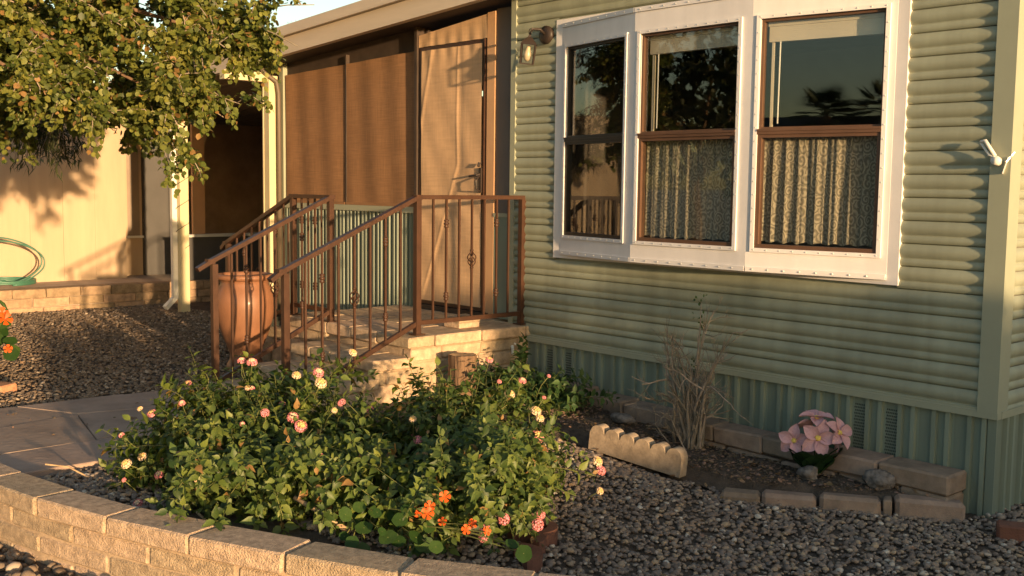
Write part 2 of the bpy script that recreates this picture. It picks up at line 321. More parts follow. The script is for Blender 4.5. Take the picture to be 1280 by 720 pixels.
def lace_mat():
    m = bpy.data.materials.new('lace'); m.use_nodes = True; t = m.node_tree; N = t.nodes; L = t.links; bs = N['Principled BSDF']
    bs.inputs['Roughness'].default_value = .9; bs.inputs['Specular IOR Level'].default_value = .1
    uv = N.new('ShaderNodeTexCoord'); mp = N.new('ShaderNodeMapping'); mp.inputs['Scale'].default_value = (1, 1, 1); L.new(uv.outputs['UV'], mp.inputs[0])
    vo = N.new('ShaderNodeTexVoronoi'); vo.inputs['Scale'].default_value = 17; vo.inputs['Randomness'].default_value = .75; L.new(mp.outputs[0], vo.inputs['Vector'])
    # spirals: rings round each cell centre, phase turned by the angle about that centre
    sb = N.new('ShaderNodeVectorMath'); sb.operation = 'SUBTRACT'; L.new(mp.outputs[0], sb.inputs[0]); L.new(vo.outputs['Position'], sb.inputs[1])
    sx = N.new('ShaderNodeSeparateXYZ'); L.new(sb.outputs[0], sx.inputs[0])
    an = N.new('ShaderNodeMath'); an.operation = 'ARCTAN2'; L.new(sx.outputs[1], an.inputs[0]); L.new(sx.outputs[0], an.inputs[1])
    di = N.new('ShaderNodeMath'); di.operation = 'MULTIPLY'; di.inputs[1].default_value = 19; L.new(vo.outputs['Distance'], di.inputs[0])
    su = N.new('ShaderNodeMath'); su.operation = 'ADD'; L.new(di.outputs[0], su.inputs[0]); L.new(an.outputs[0], su.inputs[1])
    sn = N.new('ShaderNodeMath'); sn.operation = 'SINE'; L.new(su.outputs[0], sn.inputs[0])
    mr = N.new('ShaderNodeMapRange'); mr.inputs['From Min'].default_value = -.7; mr.inputs['From Max'].default_value = .8; L.new(sn.outputs[0], mr.inputs[0])
    cr = N.new('ShaderNodeMix'); cr.data_type = 'RGBA'; cr.inputs[6].default_value = (.23, .20, .15, 1); cr.inputs[7].default_value = (.35, .305, .23, 1); L.new(mr.outputs[0], cr.inputs[0]); L.new(cr.outputs[2], bs.inputs['Base Color'])
    al = N.new('ShaderNodeMapRange'); al.inputs['To Min'].default_value = .68; al.inputs['To Max'].default_value = .97; L.new(mr.outputs[0], al.inputs[0]); L.new(al.outputs[0], bs.inputs['Alpha'])
    return m
M['lace'] = lace_mat()

# ------------------------------------------------------------------ setting: ground
g = MB(); g.add([(-900, -900, -.12), (900, -900, -.12), (900, 900, -.12), (-900, 900, -.12)], [(0, 1, 2, 3)])
tag(g.build('ground', M['far_ground']), kind='structure')
xs = np.arange(-14, 5.01, .09); ys = np.arange(-6.5, 4.01, .09); X, Y = np.meshgrid(xs, ys, indexing='ij')
Z = ground(X, Y) - .008 + .004 * np.sin(X * 7.1 + Y * 3.3) * np.sin(Y * 5.7 - X * 2.1) + rng.normal(0, .002, X.shape)
n1, n2 = X.shape; I = np.arange(n1 * n2).reshape(n1, n2)
Fq = np.stack([I[:-1, :-1], I[1:, :-1], I[1:, 1:], I[:-1, 1:]], -1).reshape(-1, 4)
tag(link('yard', np_mesh('yard', np.stack([X, Y, Z], -1).reshape(-1, 3), Fq, M['dirt'], True)), kind='structure')

# flagstone path
path = bpy.data.objects.new('path', None); col.objects.link(path); tag(path, kind='structure')
NU, NV = 3, 5
def pathpt(u, v):
    a = np.array([-5.02, -5.2]) * (1 - v) + np.array([-4.93, -2.08]) * v
    b = np.array([-3.25, -5.2]) * (1 - v) + np.array([-3.18, -2.2]) * v
    return a * (1 - u) + b * u
rp = random.Random(3)
PP = {}
for i in range(NU + 1):
    for j in range(NV + 1):
        du = rp.uniform(-.3, .3) / NU if 0 < i < NU else 0; dv = rp.uniform(-.32, .32) / NV if 0 < j < NV else 0
        PP[i, j] = pathpt(i / NU + du, j / NV + dv)
for i in range(NU):
    for j in range(NV):
        q = [PP[i, j], PP[i, j + 1], PP[i + 1, j], PP[i + 1, j + 1]]; c = sum(q) / 4
        q = [c + (p - c) * (1 - .007 / np.linalg.norm(p - c)) for p in q]
        dz = rp.uniform(-.004, .004); C8 = []
        for p in q:
            z = float(gz(p[0], p[1])); C8 += [(p[0], p[1], z - .04), (p[0], p[1], z + .022 + dz)]
        V, F = hexbox([C8[0], C8[1], C8[2], C8[3], C8[4], C8[5], C8[6], C8[7]], .006, .003, i * 10 + j)
        m = MB(); m.add(V, F); m.build('flagstone', M['flag'], path)

# pebbles and stone chips
def icosphere(sub):
    t = (1 + 5 ** .5) / 2
    v = np.array([(-1, t, 0), (1, t, 0), (-1, -t, 0), (1, -t, 0), (0, -1, t), (0, 1, t), (0, -1, -t), (0, 1, -t), (t, 0, -1), (t, 0, 1), (-t, 0, -1), (-t, 0, 1)], float)
    v /= np.linalg.norm(v[0]); f = [(0, 11, 5), (0, 5, 1), (0, 1, 7), (0, 7, 10), (0, 10, 11), (1, 5, 9), (5, 11, 4), (11, 10, 2), (10, 7, 6), (7, 1, 8), (3, 9, 4), (3, 4, 2), (3, 2, 6), (3, 6, 8), (3, 8, 9), (4, 9, 5), (2, 4, 11), (6, 2, 10), (8, 6, 7), (9, 8, 1)]
    v = list(map(tuple, v))
    for _ in range(sub):
        mid = {}; nf = []
        def mp(a, b):
            k = (min(a, b), max(a, b))
            if k not in mid:
                p = np.array(v[a]) + np.array(v[b]); v.append(tuple(p / np.linalg.norm(p))); mid[k] = len(v) - 1
            return mid[k]
        for a, b, c in f:
            x, y, z = mp(a, b), mp(b, c), mp(c, a); nf += [(a, x, z), (b, y, x), (c, z, y), (x, y, z)]
        f = nf
    return np.array(v), np.array(f)
def stones(name, pts, s0, s1, sub, matr, label, cat, flat=.55, smoothf=True, lift=.25, zoff=0):
    tv, tf = icosphere(sub); n = len(pts)
    size = (s0 + (s1 - s0) * rng.beta(1.3, 3.2, n)) / 2
    ang = rng.uniform(0, 2 * np.pi, n); el = rng.uniform(.62, 1, n); fl = rng.uniform(flat * .75, flat * 1.3, n)
    tilt = rng.normal(0, .28, (n, 2))
    ca, sa = np.cos(ang), np.sin(ang); zero = np.zeros(n); one = np.ones(n)
    Rz = np.stack([np.stack([ca, -sa, zero], -1), np.stack([sa, ca, zero], -1), np.stack([zero, zero, one], -1)], 1)
    cx, sx_ = np.cos(tilt[:, 0]), np.sin(tilt[:, 0])
    Rx = np.stack([np.stack([one, zero, zero], -1), np.stack([zero, cx, -sx_], -1), np.stack([zero, sx_, cx], -1)], 1)
    S = np.zeros((n, 3, 3)); S[:, 0, 0] = size; S[:, 1, 1] = size * el; S[:, 2, 2] = size * fl
    T = np.stack([pts[:, 0], pts[:, 1], ground(pts[:, 0], pts[:, 1]) + size * fl * lift + rng.uniform(0, .6, n) * size * .6 + zoff], -1)
    V, F = scatter(tv, tf, np.einsum('nij,njk,nkl->nil', Rx, Rz, S), T)
    V += rng.normal(0, .09, V.shape) * np.repeat(size, len(tv))[:, None] * [1, 1, .6]
    return tag(link(name, np_mesh(name, V, F, matr, smoothf)), label, cat, kind='stuff')
def ypts(n, x0, x1, y0, y1, keep):
    p = np.stack([rng.uniform(x0, x1, n), rng.uniform(y0, y1, n)], -1); return p[keep(p[:, 0], p[:, 1])]
inside = lambda x, y: y > np.interp(x, _wx, _wy) + .07
bedline = lambda x: np.interp(x, [-2.9, -2.06, -1.42, -1.05, -.05, .1], [-1.0, -.90, -.82, -.78, -.14, 1.2])
kp = lambda x, y: inside(x, y) & (y < bedline(x) + np.where((x < -1.1) & (x > -1.42), .06, -.02))
pts = ypts(33000, -2.5, 2.6, -3.2, .9, kp)
stones('gravel', pts, .014, .050, 1, M['pebble'], 'grey and brown river pebbles covering the yard beside the green wall', 'gravel')
pts = np.concatenate([ypts(2600, -3.2, -2.2, -3.9, -2.6, lambda x, y: inside(x, y) & (x > -3.16)), ypts(400, -2.4, -1.4, -1.1, -.7, kp)])
stones('gravel', pts, .02, .05, 1, M['pebble'], 'dark pebbles between the flagstone path and the block wall', 'gravel')
pts = ypts(30000, -10.35, -5.03, -4.6, .1, lambda x, y: ~((x > -6.45) & (y > -1.15)))
stones('gravel', pts, .02, .055, 0, M['chip'], 'brown stone chips between the path and the brick kerb', 'gravel', flat=.45, smoothf=False)
pts = ypts(1500, -3.4, -1.0, -5.0, -3.4, lambda x, y: (y < np.interp(x, _wx, _wy) - .1))
stones('gravel', pts, .025, .09, 1, M['chip'], 'tan rounded stones along the foot of the block wall', 'gravel', flat=.7)
# raised soil in the bed under the window
bx = np.linspace(-2.9, -.16, 60); P = np.zeros((60, 9, 3))
for i, x in enumerate(bx):
    y0, y1 = float(bedline(x)) + .03, -.195
    for j in range(9):
        t = j / 8; y = y0 + (y1 - y0) * t; k = .085 * min(1, (x + 3.0) / .5) * min(1, (-.14 - x) / .08) * min(1, t * 3)
        P[i, j] = (x, y, float(gz(x, y)) + .002 + k + .008 * math.sin(x * 23 + y * 31) + rng.normal(0, .004))
m = MB(); m.grid(P); tag(m.build('bed_soil', M['dirt'], None, True), kind='structure')
# bark litter and soil in the bed under the window
pts = ypts(3400, -2.9, -.2, -.85, -.2, lambda x, y: (y > bedline(x) + .08))
stones('litter', pts, .006, .042, 0, mat('bark_chip', (.11, .078, .055), .95, .3, 20, island=.6, col2=(.19, .14, .10)), 'dry bark chips and soil crumbs in the bed under the window', 'litter', flat=.25, smoothf=False, lift=.6, zoff=.088)

def dry_leaves(name, pts, s0, s1, label, zoff):
    n = len(pts); tv = np.array([(0, 0, 0), (-.3, .35, .12), (.3, .35, .10), (0, .5, -.02), (-.22, .75, .14), (.22, .75, .1), (0, 1, .16)], float); tf = np.array([(0, 3, 1), (0, 2, 3), (1, 3, 4), (2, 5, 3), (4, 3, 6), (3, 5, 6)])
    a = rng.uniform(0, 6.283, n); fw = np.stack([np.cos(a), np.sin(a), rng.normal(0, .2, n)], -1); nm = np.stack([rng.normal(0, .35, n), rng.normal(0, .35, n), np.ones(n)], -1)
    nm -= (nm * fw).sum(1, keepdims=True) * fw / (fw ** 2).sum(1, keepdims=True)
    V, F = scatter(tv, tf, frames(fw, nm) * rng.uniform(s0, s1, n)[:, None, None], np.stack([pts[:, 0], pts[:, 1], ground(pts[:, 0], pts[:, 1]) + zoff], -1))
    tag(link(name, np_mesh(name, V, F, M['dry_leaf'], False)), label, 'litter', kind='stuff')
M['dry_leaf'] = mat('dry_leaf', (.16, .10, .055), .9, .3, 20, island=.5, col2=(.25, .17, .10))
dry_leaves('litter', ypts(260, -2.3, 1.8, -2.9, -.5, kp), .015, .04, 'dry brown leaves fallen on the grey pebbles', .035)
dry_leaves('litter', ypts(420, -2.8, -.2, -.9, -.2, lambda x, y: y > bedline(x) + .02), .015, .045, 'dry brown leaves fallen in the bed under the window', .10)
dry_leaves('litter', ypts(500, -10.2, -5.1, -4.4, -.2, lambda x, y: ~((x > -6.45) & (y > -1.2))), .02, .05, 'dry leaves fallen on the brown stone chips', .03)
dry_leaves('litter', ypts(40, -5.0, -3.3, -4.4, -2.2, lambda x, y: x < 0), .015, .04, 'few dry leaves lying on the flagstone path', .027)

# ------------------------------------------------------------------ retaining wall
rw = thing('block_wall', 'low curved wall of tan concrete blocks edging the lantana bed', 'wall', (-1.7, -3.6, 0))
def wallblock(a, b, z0, z1, inset, parent, t0=0., t1=1., seed=0):
    """between joint a and joint b (indices, may be fractional)"""
    def jp(t):
        i = min(int(t), len(WALL_B) - 2); u = t - i
        B = np.array(WALL_B[i]) * (1 - u) + np.array(WALL_B[i + 1]) * u; F = np.array(WALL_F[i]) * (1 - u) + np.array(WALL_F[i + 1]) * u
        d = (F - B) / np.linalg.norm(F - B); return B + d * inset * .3, F - d * inset
    B0, F0 = jp(a); B1, F1 = jp(b); gap = .006 if z1 > .2 else .008
    dB = (B1 - B0) / np.linalg.norm(B1 - B0) * gap; dF = (F1 - F0) / np.linalg.norm(F1 - F0) * gap
    C8 = [(*(F0 + dF), z0), (*(F0 + dF), z1), (*(B0 + dB), z0), (*(B0 + dB), z1), (*(F1 - dF), z0), (*(F1 - dF), z1), (*(B1 - dB), z0), (*(B1 - dB), z1)]
    C8 = [(p[0] + 1.7, p[1] + 3.6, p[2]) for p in C8]
    V, F = hexbox(C8, .009, .004, seed); m = MB(); m.add(V, F); return m.build('block', M['block'], parent)
for i in range(len(WALL_B) - 1):
    wallblock(i, i + 1, .188, .272, 0, rw, seed=i)
for r_, (z0, z1, off) in enumerate(((.098, .182, .5), (.008, .092, 0.), (-.082, .002, .5))):
    t = off
    while t + 1 <= len(WALL_B) - 1 + 1e-6:
        wallblock(t, t + 1, z0, z1, .014, rw, seed=50 + r_ * 20 + t); t += 1
    if off: wallblock(0, .5, z0, z1, .014, rw, seed=90 + r_)
mm = MB()
for i in range(len(WALL_B) - 1):
    q = []
    for k in (i, i + 1):
        B = np.array(WALL_B[k]); F = np.array(WALL_F[k]); d = (F - B) / np.linalg.norm(F - B); q += [B + d * .02, F - d * .024]
    v = [(p[0] + 1.7, p[1] + 3.6, z) for p in (q[0], q[1], q[3], q[2]) for z in (-.12, .262)]
    mm.add(v, [(0, 2, 3, 1), (2, 4, 5, 3), (4, 6, 7, 5), (6, 0, 1, 7), (1, 3, 5, 7)])
mm.build('mortar', M['mortar'], rw)

# ------------------------------------------------------------------ the mobile home
home = thing('mobile_home', 'sage green mobile home with horizontal ridged siding and a bow window', 'house')
Z0, PER = 2.694, .127
def sid_profile():
    pr = []
    for t in np.linspace(0, 1, 12): pr.append((-.003 - .022 * math.sin(math.pi * (.03 + .95 * t)) ** .72 + (.005 if abs(t - .5) < .03 else 0), -.080 * t))
    for t in np.linspace(.08, 1, 8): pr.append((-.004 - .013 * math.sin(math.pi * (.06 + .88 * t)) ** .75, -.080 - .043 * t))
    pr.append((.014, -.1245)); pr.append((.014, -PER)); return pr
PROF = sid_profile()
def course(x0, x1, ztop, side=False):
    m = MB(); a = []
    for (y, z) in PROF:
        a.append([(x0, y, ztop + z), (x1, y, ztop + z)] if not side else [(-y, x0, ztop + z), (-y, x1, ztop + z)])
    m.grid(np.array(a)); o = m.build('siding_panel', M['siding'], home, True)
    return o
WX0, WX1, WZ0, WZ1 = -3.335, -.565, 1.19, 2.93
for k in range(-5, 17):
    zt = Z0 - PER * k; zb = zt - PER
    if zb < .57: zb = .57
    mid = (zt + zb) / 2
    if WZ0 < mid < WZ1:
        course(-3.79, WX0 + .012, zt); course(WX1 - .012, -.085, zt)
    else: course(-3.79, -.085, zt)
    course(.085, 5, zt, True)
m = MB(); m.b2(-3.8, -.02, .016, .10, .54, WZ0 + .03); m.b2(-3.8, -.02, .012, .10, WZ1 - .03, 3.35); m.b2(-3.8, WX0 + .03, .012, .10, WZ0 + .03, WZ1 - .03); m.b2(WX1 - .03, -.02, .012, .10, WZ0 + .03, WZ1 - .03); m.build('wall', M['siding_trim'], home)
m = MB(); m.b2(-.082, .026, -.031, -.005, .555, 3.35); m.b2(.0, .026, -.005, .09, .555, 3.35); m.build('corner_trim', M['siding_trim'], home)
m = MB(); m.b2(-3.84, -3.785, -.024, .012, .555, 3.35); m.b2(-3.84, -3.82, .012, .025, .5, 3.35); m.build('corner_trim', M['siding_trim'], home)
m = MB(); m.b2(-.018, -.004, .10, 5, .45, 3.35); m.b2(-3.818, -3.80, .012, 6, .0, 3.4); m.b2(-3.8, 0, 4.98, 5, 0, 3.35); m.build('end_wall', mat('end_wall_paint', (.17, .15, .13), .7, .08, 3), home)
m = MB(); m.b2(-4.0, .35, -.32, 5.2, 3.36, 3.42); m.b2(-4.0, .35, -.34, -.32, 3.25, 3.42); m.build('roof', M['fascia'], home)
# base trim band
m = MB(); m.b2(-3.70, .028, -.030, .02, .528, .565); m.b2(-3.70, .022, -.022, .02, .562, .578); m.build('base_trim', M['siding_trim'], home)
m = MB(); m.b2(-.02, .030, .021, 5, .528, .568); m.build('base_trim', M['siding_trim'], home)
# vertical skirting panels
def skirt_mesh():
    m = MB(); pr = [(0, 0), (.072, 0), (.080, -.022), (.104, -.022), (.108, 0), (.150, 0), (.158, -.022), (.182, -.022), (.186, 0), (.2, 0)]
    m.grid(np.array([[(x, y, -.12), (x, y, .53)] for x, y in pr])); return m.mesh('skirt_panel', M['skirt'])
sk = skirt_mesh()
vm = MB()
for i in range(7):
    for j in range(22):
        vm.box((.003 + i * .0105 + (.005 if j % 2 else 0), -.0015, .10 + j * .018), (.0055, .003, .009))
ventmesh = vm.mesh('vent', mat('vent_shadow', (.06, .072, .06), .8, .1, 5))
for i in range(19):
    o = link('skirt_panel', sk, home, Matrix.Translation((-3.82 + i * .2, .012, 0)))
    if i in (2, 3, 15, 16): link('vent', ventmesh, o)
for i in range(24): link('skirt_panel', sk, home, Matrix.Translation((.0, .03 + i * .2, 0)) @ Matrix.Rotation(math.pi / 2, 4, 'Z'))
m = MB(); m.b2(-.030, .016, -.006, .034, -.1, .53); m.build('skirt_corner', M['skirt'], home)

# bow window
BP = [(-3.265, -.030), (-2.42, -.19), (-1.48, -.19), (-.635, -.030)]
PZ0, PZ1, GZ0, GZ1, MZ = 1.215, 2.90, 1.362, 2.722, 2.058
m = MB()
for (x0, x1, z0, z1) in ((WX0, WX1, WZ0, WZ0 + .055), (WX0, WX1, WZ1 - .055, WZ1), (WX0, WX0 + .075, WZ0 + .055, WZ1 - .055), (WX1 - .075, WX1, WZ0 + .055, WZ1 - .055)): m.b2(x0, x1, -.028, .012, z0, z1)
m.build('window_flange', M['white_alu'], home)
m = MB()
for z in (PZ0 + .003, PZ1 - .018):
    v = [(x, y, z + dz) for dz in (0, .015) for x, y in ((BP[0][0], .01), BP[0], BP[1], BP[2], BP[3], (BP[3][0], .01))]
    m.add(v, [(0, 1, 2, 3, 4, 5), (11, 10, 9, 8, 7, 6)] + [(i, i + 6, (i + 1) % 6 + 6, (i + 1) % 6) for i in range(6)])
m.build('window_head_and_sill', M['white_alu'], home)
rv = MB()
def facet(k, a, b, sash, curtain_on, label):
    A = Vector((*BP[k], 0)); B = Vector((*BP[k + 1], 0)); L = (B - A).length; t = (B - A).normalized(); n = Vector((t.y, -t.x, 0))
    R = Matrix.Translation(A) @ Matrix(((t.x, -n.x, 0, 0), (t.y, -n.y, 0, 0), (0, 0, 1, 0), (0, 0, 0, 1)))
    # local frame: x along facet, y inwards, z up
    win = bpy.data.objects.new('window', None); col.objects.link(win); win.parent = home; win.matrix_local = R; win['label'] = label
    p = MB(); p.b2(0.0, L, 0, .022, PZ0, GZ0); p.b2(0.0, L, 0, .022, GZ1, PZ1); p.b2(0, a, 0, .022, GZ0, GZ1); p.b2(b, L, 0, .022, GZ0, GZ1)
    p.build('window_panel', M['white_alu'], win)
    e = MB(); w = .024  # raised white bead round the opening
    e.b2(a - w, a, -.012, .006, GZ0 - w, GZ1 + w); e.b2(b, b + w, -.012, .006, GZ0 - w, GZ1 + w); e.b2(a, b, -.012, .006, GZ1, GZ1 + w); e.b2(a, b, -.012, .006, GZ0 - w, GZ0)
    e.b2(0.004, L - .004, -.010, 0, PZ0 + .002, PZ0 + .032); e.b2(0.004, L - .004, -.010, 0, PZ1 - .032, PZ1 - .002)
    e.build('bead', M['white_alu'], win)
    s = MB(); f = .016
    for z0, z1, y0 in ((GZ0, MZ - .012, -.002), (MZ + .012, GZ1, .012)):
        ff = f + (.008 if z0 == GZ0 else 0)
        s.b2(a, a + ff, y0, .05, z0, z1); s.b2(b - ff, b, y0, .05, z0, z1); s.b2(a + ff, b - ff, y0, .05, z0, z0 + ff); s.b2(a + ff, b - ff, y0, .05, z1 - ff, z1)
    s.build('sash', M[sash], win)
    s = MB(); s.b2(a, b, -.012, .046, MZ - .016, MZ + .016); s.b2(a, b, -.018, -.012, MZ + .002, MZ + .014); s.build('meeting_rail', M[sash], win)
    for z0, z1, y in ((GZ0 + .01, MZ - .012, .018), (MZ + .012, GZ1 - .01, .030)):
        s = MB(); s.b2(a + .008, b - .008, y, y + .004, z0, z1); s.build('pane', M['glass'], win)
    def rivet(x, z):
        c = R @ Vector((x, -.012, z)); prof = [(0, 0, .0035)]
        for q in range(6):
            pass
        ring = [R @ Vector((x + .0065 * math.cos(q * 1.0472), -.011, z + .0065 * math.sin(q * 1.0472))) for q in range(6)]
        top = R @ Vector((x, -.018, z)); rv.add(ring + [top], [(q, (q + 1) % 6, 6) for q in range(6)])
    nn = int((b - a) / .075)
    for i in range(nn + 1):
        for z in (GZ0 - .012, GZ1 + .012): rivet(a + (b - a) * i / nn, z)
    nv = 17
    for i in range(1, nv):
        for x in (a - .012, b + .012): rivet(x, GZ0 + (GZ1 - GZ0) * i / nv)
    for i in range(int(L / .1)):
        rivet(.05 + i * .1, PZ0 + .017); rivet(.05 + i * .1, PZ1 - .017)
    return R
RL = facet(0, .055, .765, 'black_sash', False, 'window facing along the house with dark frame and no curtain')
RM = facet(1, .055, .845, 'brown_sash', True, 'middle window of the bow with brown frame and lace behind')
RR = facet(2, .055, .800, 'brown_sash', True, 'widest window of the bow with brown frame and lace behind')
tag(rv.build('rivets', M['rivet'], home, True), kind='stuff')
# room behind the window
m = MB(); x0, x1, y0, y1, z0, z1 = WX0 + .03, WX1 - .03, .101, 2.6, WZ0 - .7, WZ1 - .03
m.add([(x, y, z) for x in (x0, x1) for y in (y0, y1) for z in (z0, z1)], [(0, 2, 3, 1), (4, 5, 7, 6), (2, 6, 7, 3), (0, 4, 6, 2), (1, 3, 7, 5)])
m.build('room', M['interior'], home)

def curtain(R, x0, x1, z0, z1, folds, label, seed):
    r = random.Random(seed); nx, nz = 110, 14; P = np.zeros((nz, nx, 3)); UV = []
    ph = [r.uniform(0, 6.28) for _ in range(4)]
    for i in range(nz):
        w = i / (nz - 1)
        for j in range(nx):
            u = j / (nx - 1); amp = .006 + .008 * (1 - w)
            y = .078 + amp * (math.sin(u * folds * 6.283 + ph[0] + 1.5 * math.sin(u * 7 + ph[1]) + .35 * math.sin(w * 3 + u * 12)) + .5 * math.sin(u * folds * 2.3 * 6.283 + ph[2]))
            q = R @ Vector((x0 + (x1 - x0) * (u + .006 * math.sin(u * folds * 12.6 + ph[3]) * (1 - w)), y, z0 + (z1 - z0) * w + (.006 * math.sin(u * folds * 6.28 + 1) if w == 0 else 0)))
            P[i, j] = q
    m = MB(); m.grid(P); me = m.mesh('lace_curtain', M['lace'], True)
    uvl = me.uv_layers.new(name='UV'); vi = np.zeros(len(me.loops), dtype=np.int32); me.loops.foreach_get('vertex_index', vi)
    uv = np.stack([(vi % nx) / (nx - 1) * (x1 - x0) * 1.5, (vi // nx) / (nz - 1) * (z1 - z0)], -1); uvl.data.foreach_set('uv', uv.astype(np.float32).ravel())
    o = link('lace_curtain', me); return tag(o, label, 'curtain', 'lace cafe curtains')
curtain(RM, .065, .77, GZ0 + .03, MZ + .0, 7, 'sheer lace curtain in the middle lower pane of the bow window', 1)
curtain(RR, .065, .785, GZ0 + .035, MZ + .005, 8, 'patterned lace curtain in the lower pane of the window by the corner', 2)
def blind(R, x0, x1, label):
    bt = thing('window_blind', label, 'blind', (0, 0, 0), 'raised window blinds')
    m = MB(); m.b2(x0, x1, .06, .115, GZ1 - .040, GZ1 - .012); o = m.build('headrail', M['curtain_blind'], bt)
    for i in range(8):
        m = MB(); m.b2(x0 + .005, x1 - .005, .066, .109, GZ1 - .130 + i * .0112, GZ1 - .1192 + i * .0112); m.build('slat', M['curtain_blind'], bt)
    m = MB(); m.b2(x0 + .02, x0 + .035, .075, .09, MZ + .01, GZ1 - .13); m.build('side_channel', M['curtain_blind'], bt)
    m = MB(); m.tube([(x0 + .075, .07, GZ1 - .12), (x0 + .072, .07, MZ + .05)], .004, 5); m.build('wand', M['white_paint'], bt)
    bt.matrix_world = R
blind(RM, .075, .825, 'cream blind rolled up at the head of the middle bow window')
blind(RR, .075, .790, 'cream blind rolled up at the head of the bow window by the corner')

# wall lantern
def lantern():
    Ls = 1.15; L = thing('wall_lantern', 'small bronze wall lantern with clear panes beside the bow window', 'lamp', (-3.50, -.02, 2.79))
    L.scale = (Ls, Ls, Ls); L.rotation_euler = (0, math.radians(9), 0)
    m = MB(); m.tube([(.045, .01, .045), (.045, -.02, .045), (.045, -.03, .045)], [.058, .058, .03], 20); m.build('backplate', M['dark_metal'], L, True)
    m = MB(); m.tube([(.045, -.02, .045), (.045, -.07, .075), (.01, -.105, .07), (0, -.11, .035)], .009, 8); m.build('arm', M['dark_metal'], L, True)
    m = MB(); m.lathe([(.055, -.02), (.075, -.028), (.06, -.012), (.03, .012), (.014, .02), (.008, .04)], (0, -.11, 0), 4); m.build('cap', M['dark_metal'], L)
    m = MB(); m.tube([(.012 * math.cos(a), -.11, .055 + .016 * math.sin(a)) for a in np.linspace(0, 6.283, 12)], .003, 5); m.build('ring', M['dark_metal'], L)
    f = MB(); q = .062
    for a in range(4):
        x, y = q * math.cos(a * math.pi / 2), q * math.sin(a * math.pi / 2); x2, y2 = q * math.cos((a + 1) * math.pi / 2), q * math.sin((a + 1) * math.pi / 2)
        f.bar((x * .92, -.11 + y * .92, -.15), (x, -.11 + y, -.025), .008, .008); f.bar((x * .92, -.11 + y * .92, -.15), (x2 * .92, -.11 + y2 * .92, -.15), .008, .008)
        p = MB(); k = .96; p.add([(x * .92 * k, -.11 + y * .92 * k, -.148), (x2 * .92 * k, -.11 + y2 * .92 * k, -.148), (x2 * k, -.11 + y2 * k, -.027), (x * k, -.11 + y * k, -.027)], [(0, 1, 2, 3)]); p.build('pane', M['glass'], L)
    f.build('cage', M['dark_metal'], L)
    m = MB(); m.lathe([(.008, -.135), (.022, -.12), (.027, -.095), (.02, -.07), (.013, -.05), (.013, -.035)], (0, -.11, 0), 14); m.build('bulb', M['bulb'], L, True)
lantern()
# awning bracket on the corner
b = thing('awning_bracket', 'small white folding bracket screwed to the corner trim', 'bracket', (-.04, -.03, 1.90))
m = MB(); m.tube([(-.085, -.02, .075), (-.06, -.03, .08), (-.005, -.03, .0)], .010, 8); m.tube([(-.085, -.02, .068), (-.035, -.03, .005), (0, -.03, -.005)], .007, 6); m.build('lever', M['white_paint'], b, True)
m = MB(); m.tube([(0, .0, -.03), (0, -.04, -.02)], .024, 10); m.build('pivot', M['white_paint'], b, True)
m = MB(); m.bar((.05, -.0, -.005), (.03, -.012, -.09), .02, .006); m.bar((.07, .02, .02), (.045, -.015, -.03), .012, .006); m.build('strap', M['rivet'], b)

# ------------------------------------------------------------------ screened porch
PY = .04
porch = thing('screened_porch', 'porch front closed with brown sun shades above a green ribbed panel', 'porch', (0, PY, 0))
rz = lambda x: 3.118 + .060 * (x + 4.2)      # soffit height along X
def poly(name, pts, y0, y1, matr, parent, **k):
    n = len(pts); m = MB(); m.add([(x, y0, z) for x, z in pts] + [(x, y1, z) for x, z in pts], [tuple(range(n)), tuple(range(2 * n - 1, n - 1, -1))] + [(i, i + n, (i + 1) % n + n, (i + 1) % n) for i in range(n)])
    return m.build(name, matr, parent)
def shade_panel(x0, x1, z0, zl, zr, seed):
    r = random.Random(seed); nx, nz = 30, 24; P = np.zeros((nx, nz, 3))
    for i in range(nx):
        for j in range(nz):
            u, w = i / (nx - 1), j / (nz - 1); x = x0 + (x1 - x0) * u; zt = zl + (zr - zl) * u
            P[i, j] = (x, .006 * math.sin(u * 5 + seed) * math.sin(w * 3.1) - .004 * math.sin(u * 17 + w * 2), z0 + (zt - z0) * w)
    m = MB(); m.grid(P); o = m.build('shade_panel', M['shade'], porch, True)
    h = MB(); h.b2(x0, x1, -.014, .004, z0 - .012, z0 + .012); h.build('hem', M['shade'], o)
shade_panel(-7.355, -6.25, 1.535, 2.805, 2.833, 1); shade_panel(-6.23, -5.124, 1.535, 2.835, 2.866, 2)
m = MB(); m.b2(-6.25, -6.23, -.008, .03, 1.5, 2.92); m.build('mullion', M['dark_wood'], porch)
m = MB(); m.b2(-5.124, -5.088, -.035, .03, .65, rz(-5.1)); m.build('frame_post', M['dark_wood'], porch)
m = MB(); m.b2(-7.455, -7.375, -.02, .05, .2, rz(-7.4)); m.build('frame_post', M['siding_trim'], porch)
poly('header', [(-7.375, 2.78), (-5.124, 2.84), (-5.124, rz(-5.124)), (-7.375, rz(-7.375))], .03, .07, M['dark_wood'], porch)
# ribbed wainscot, panel by panel
wm = MB(); pr = [(0, 0), (.03, 0), (.036, -.016), (.056, -.016), (.062, 0), (.083, 0), (.089, -.016), (.107, -.016), (.113, 0), (.13, 0)]
wm.grid(np.array([[(x, y, .2), (x, y, 1.47)] for x, y in pr])); wme = wm.mesh('wainscot_panel', M['skirt'])
for i in range(18): link('wainscot_panel', wme, porch, Matrix.Translation((-7.375 + i * .125, 0, 0)))
m = MB(); m.b2(-7.375, -5.124, -.03, .03, 1.47, 1.522); m.build('wainscot_cap', M['siding_trim'], porch)
poly('backing', [(-7.455, .1), (-5.09, .1), (-5.09, rz(-5.09)), (-7.455, rz(-7.455))], .08, .12, M['dark_wood'], porch)
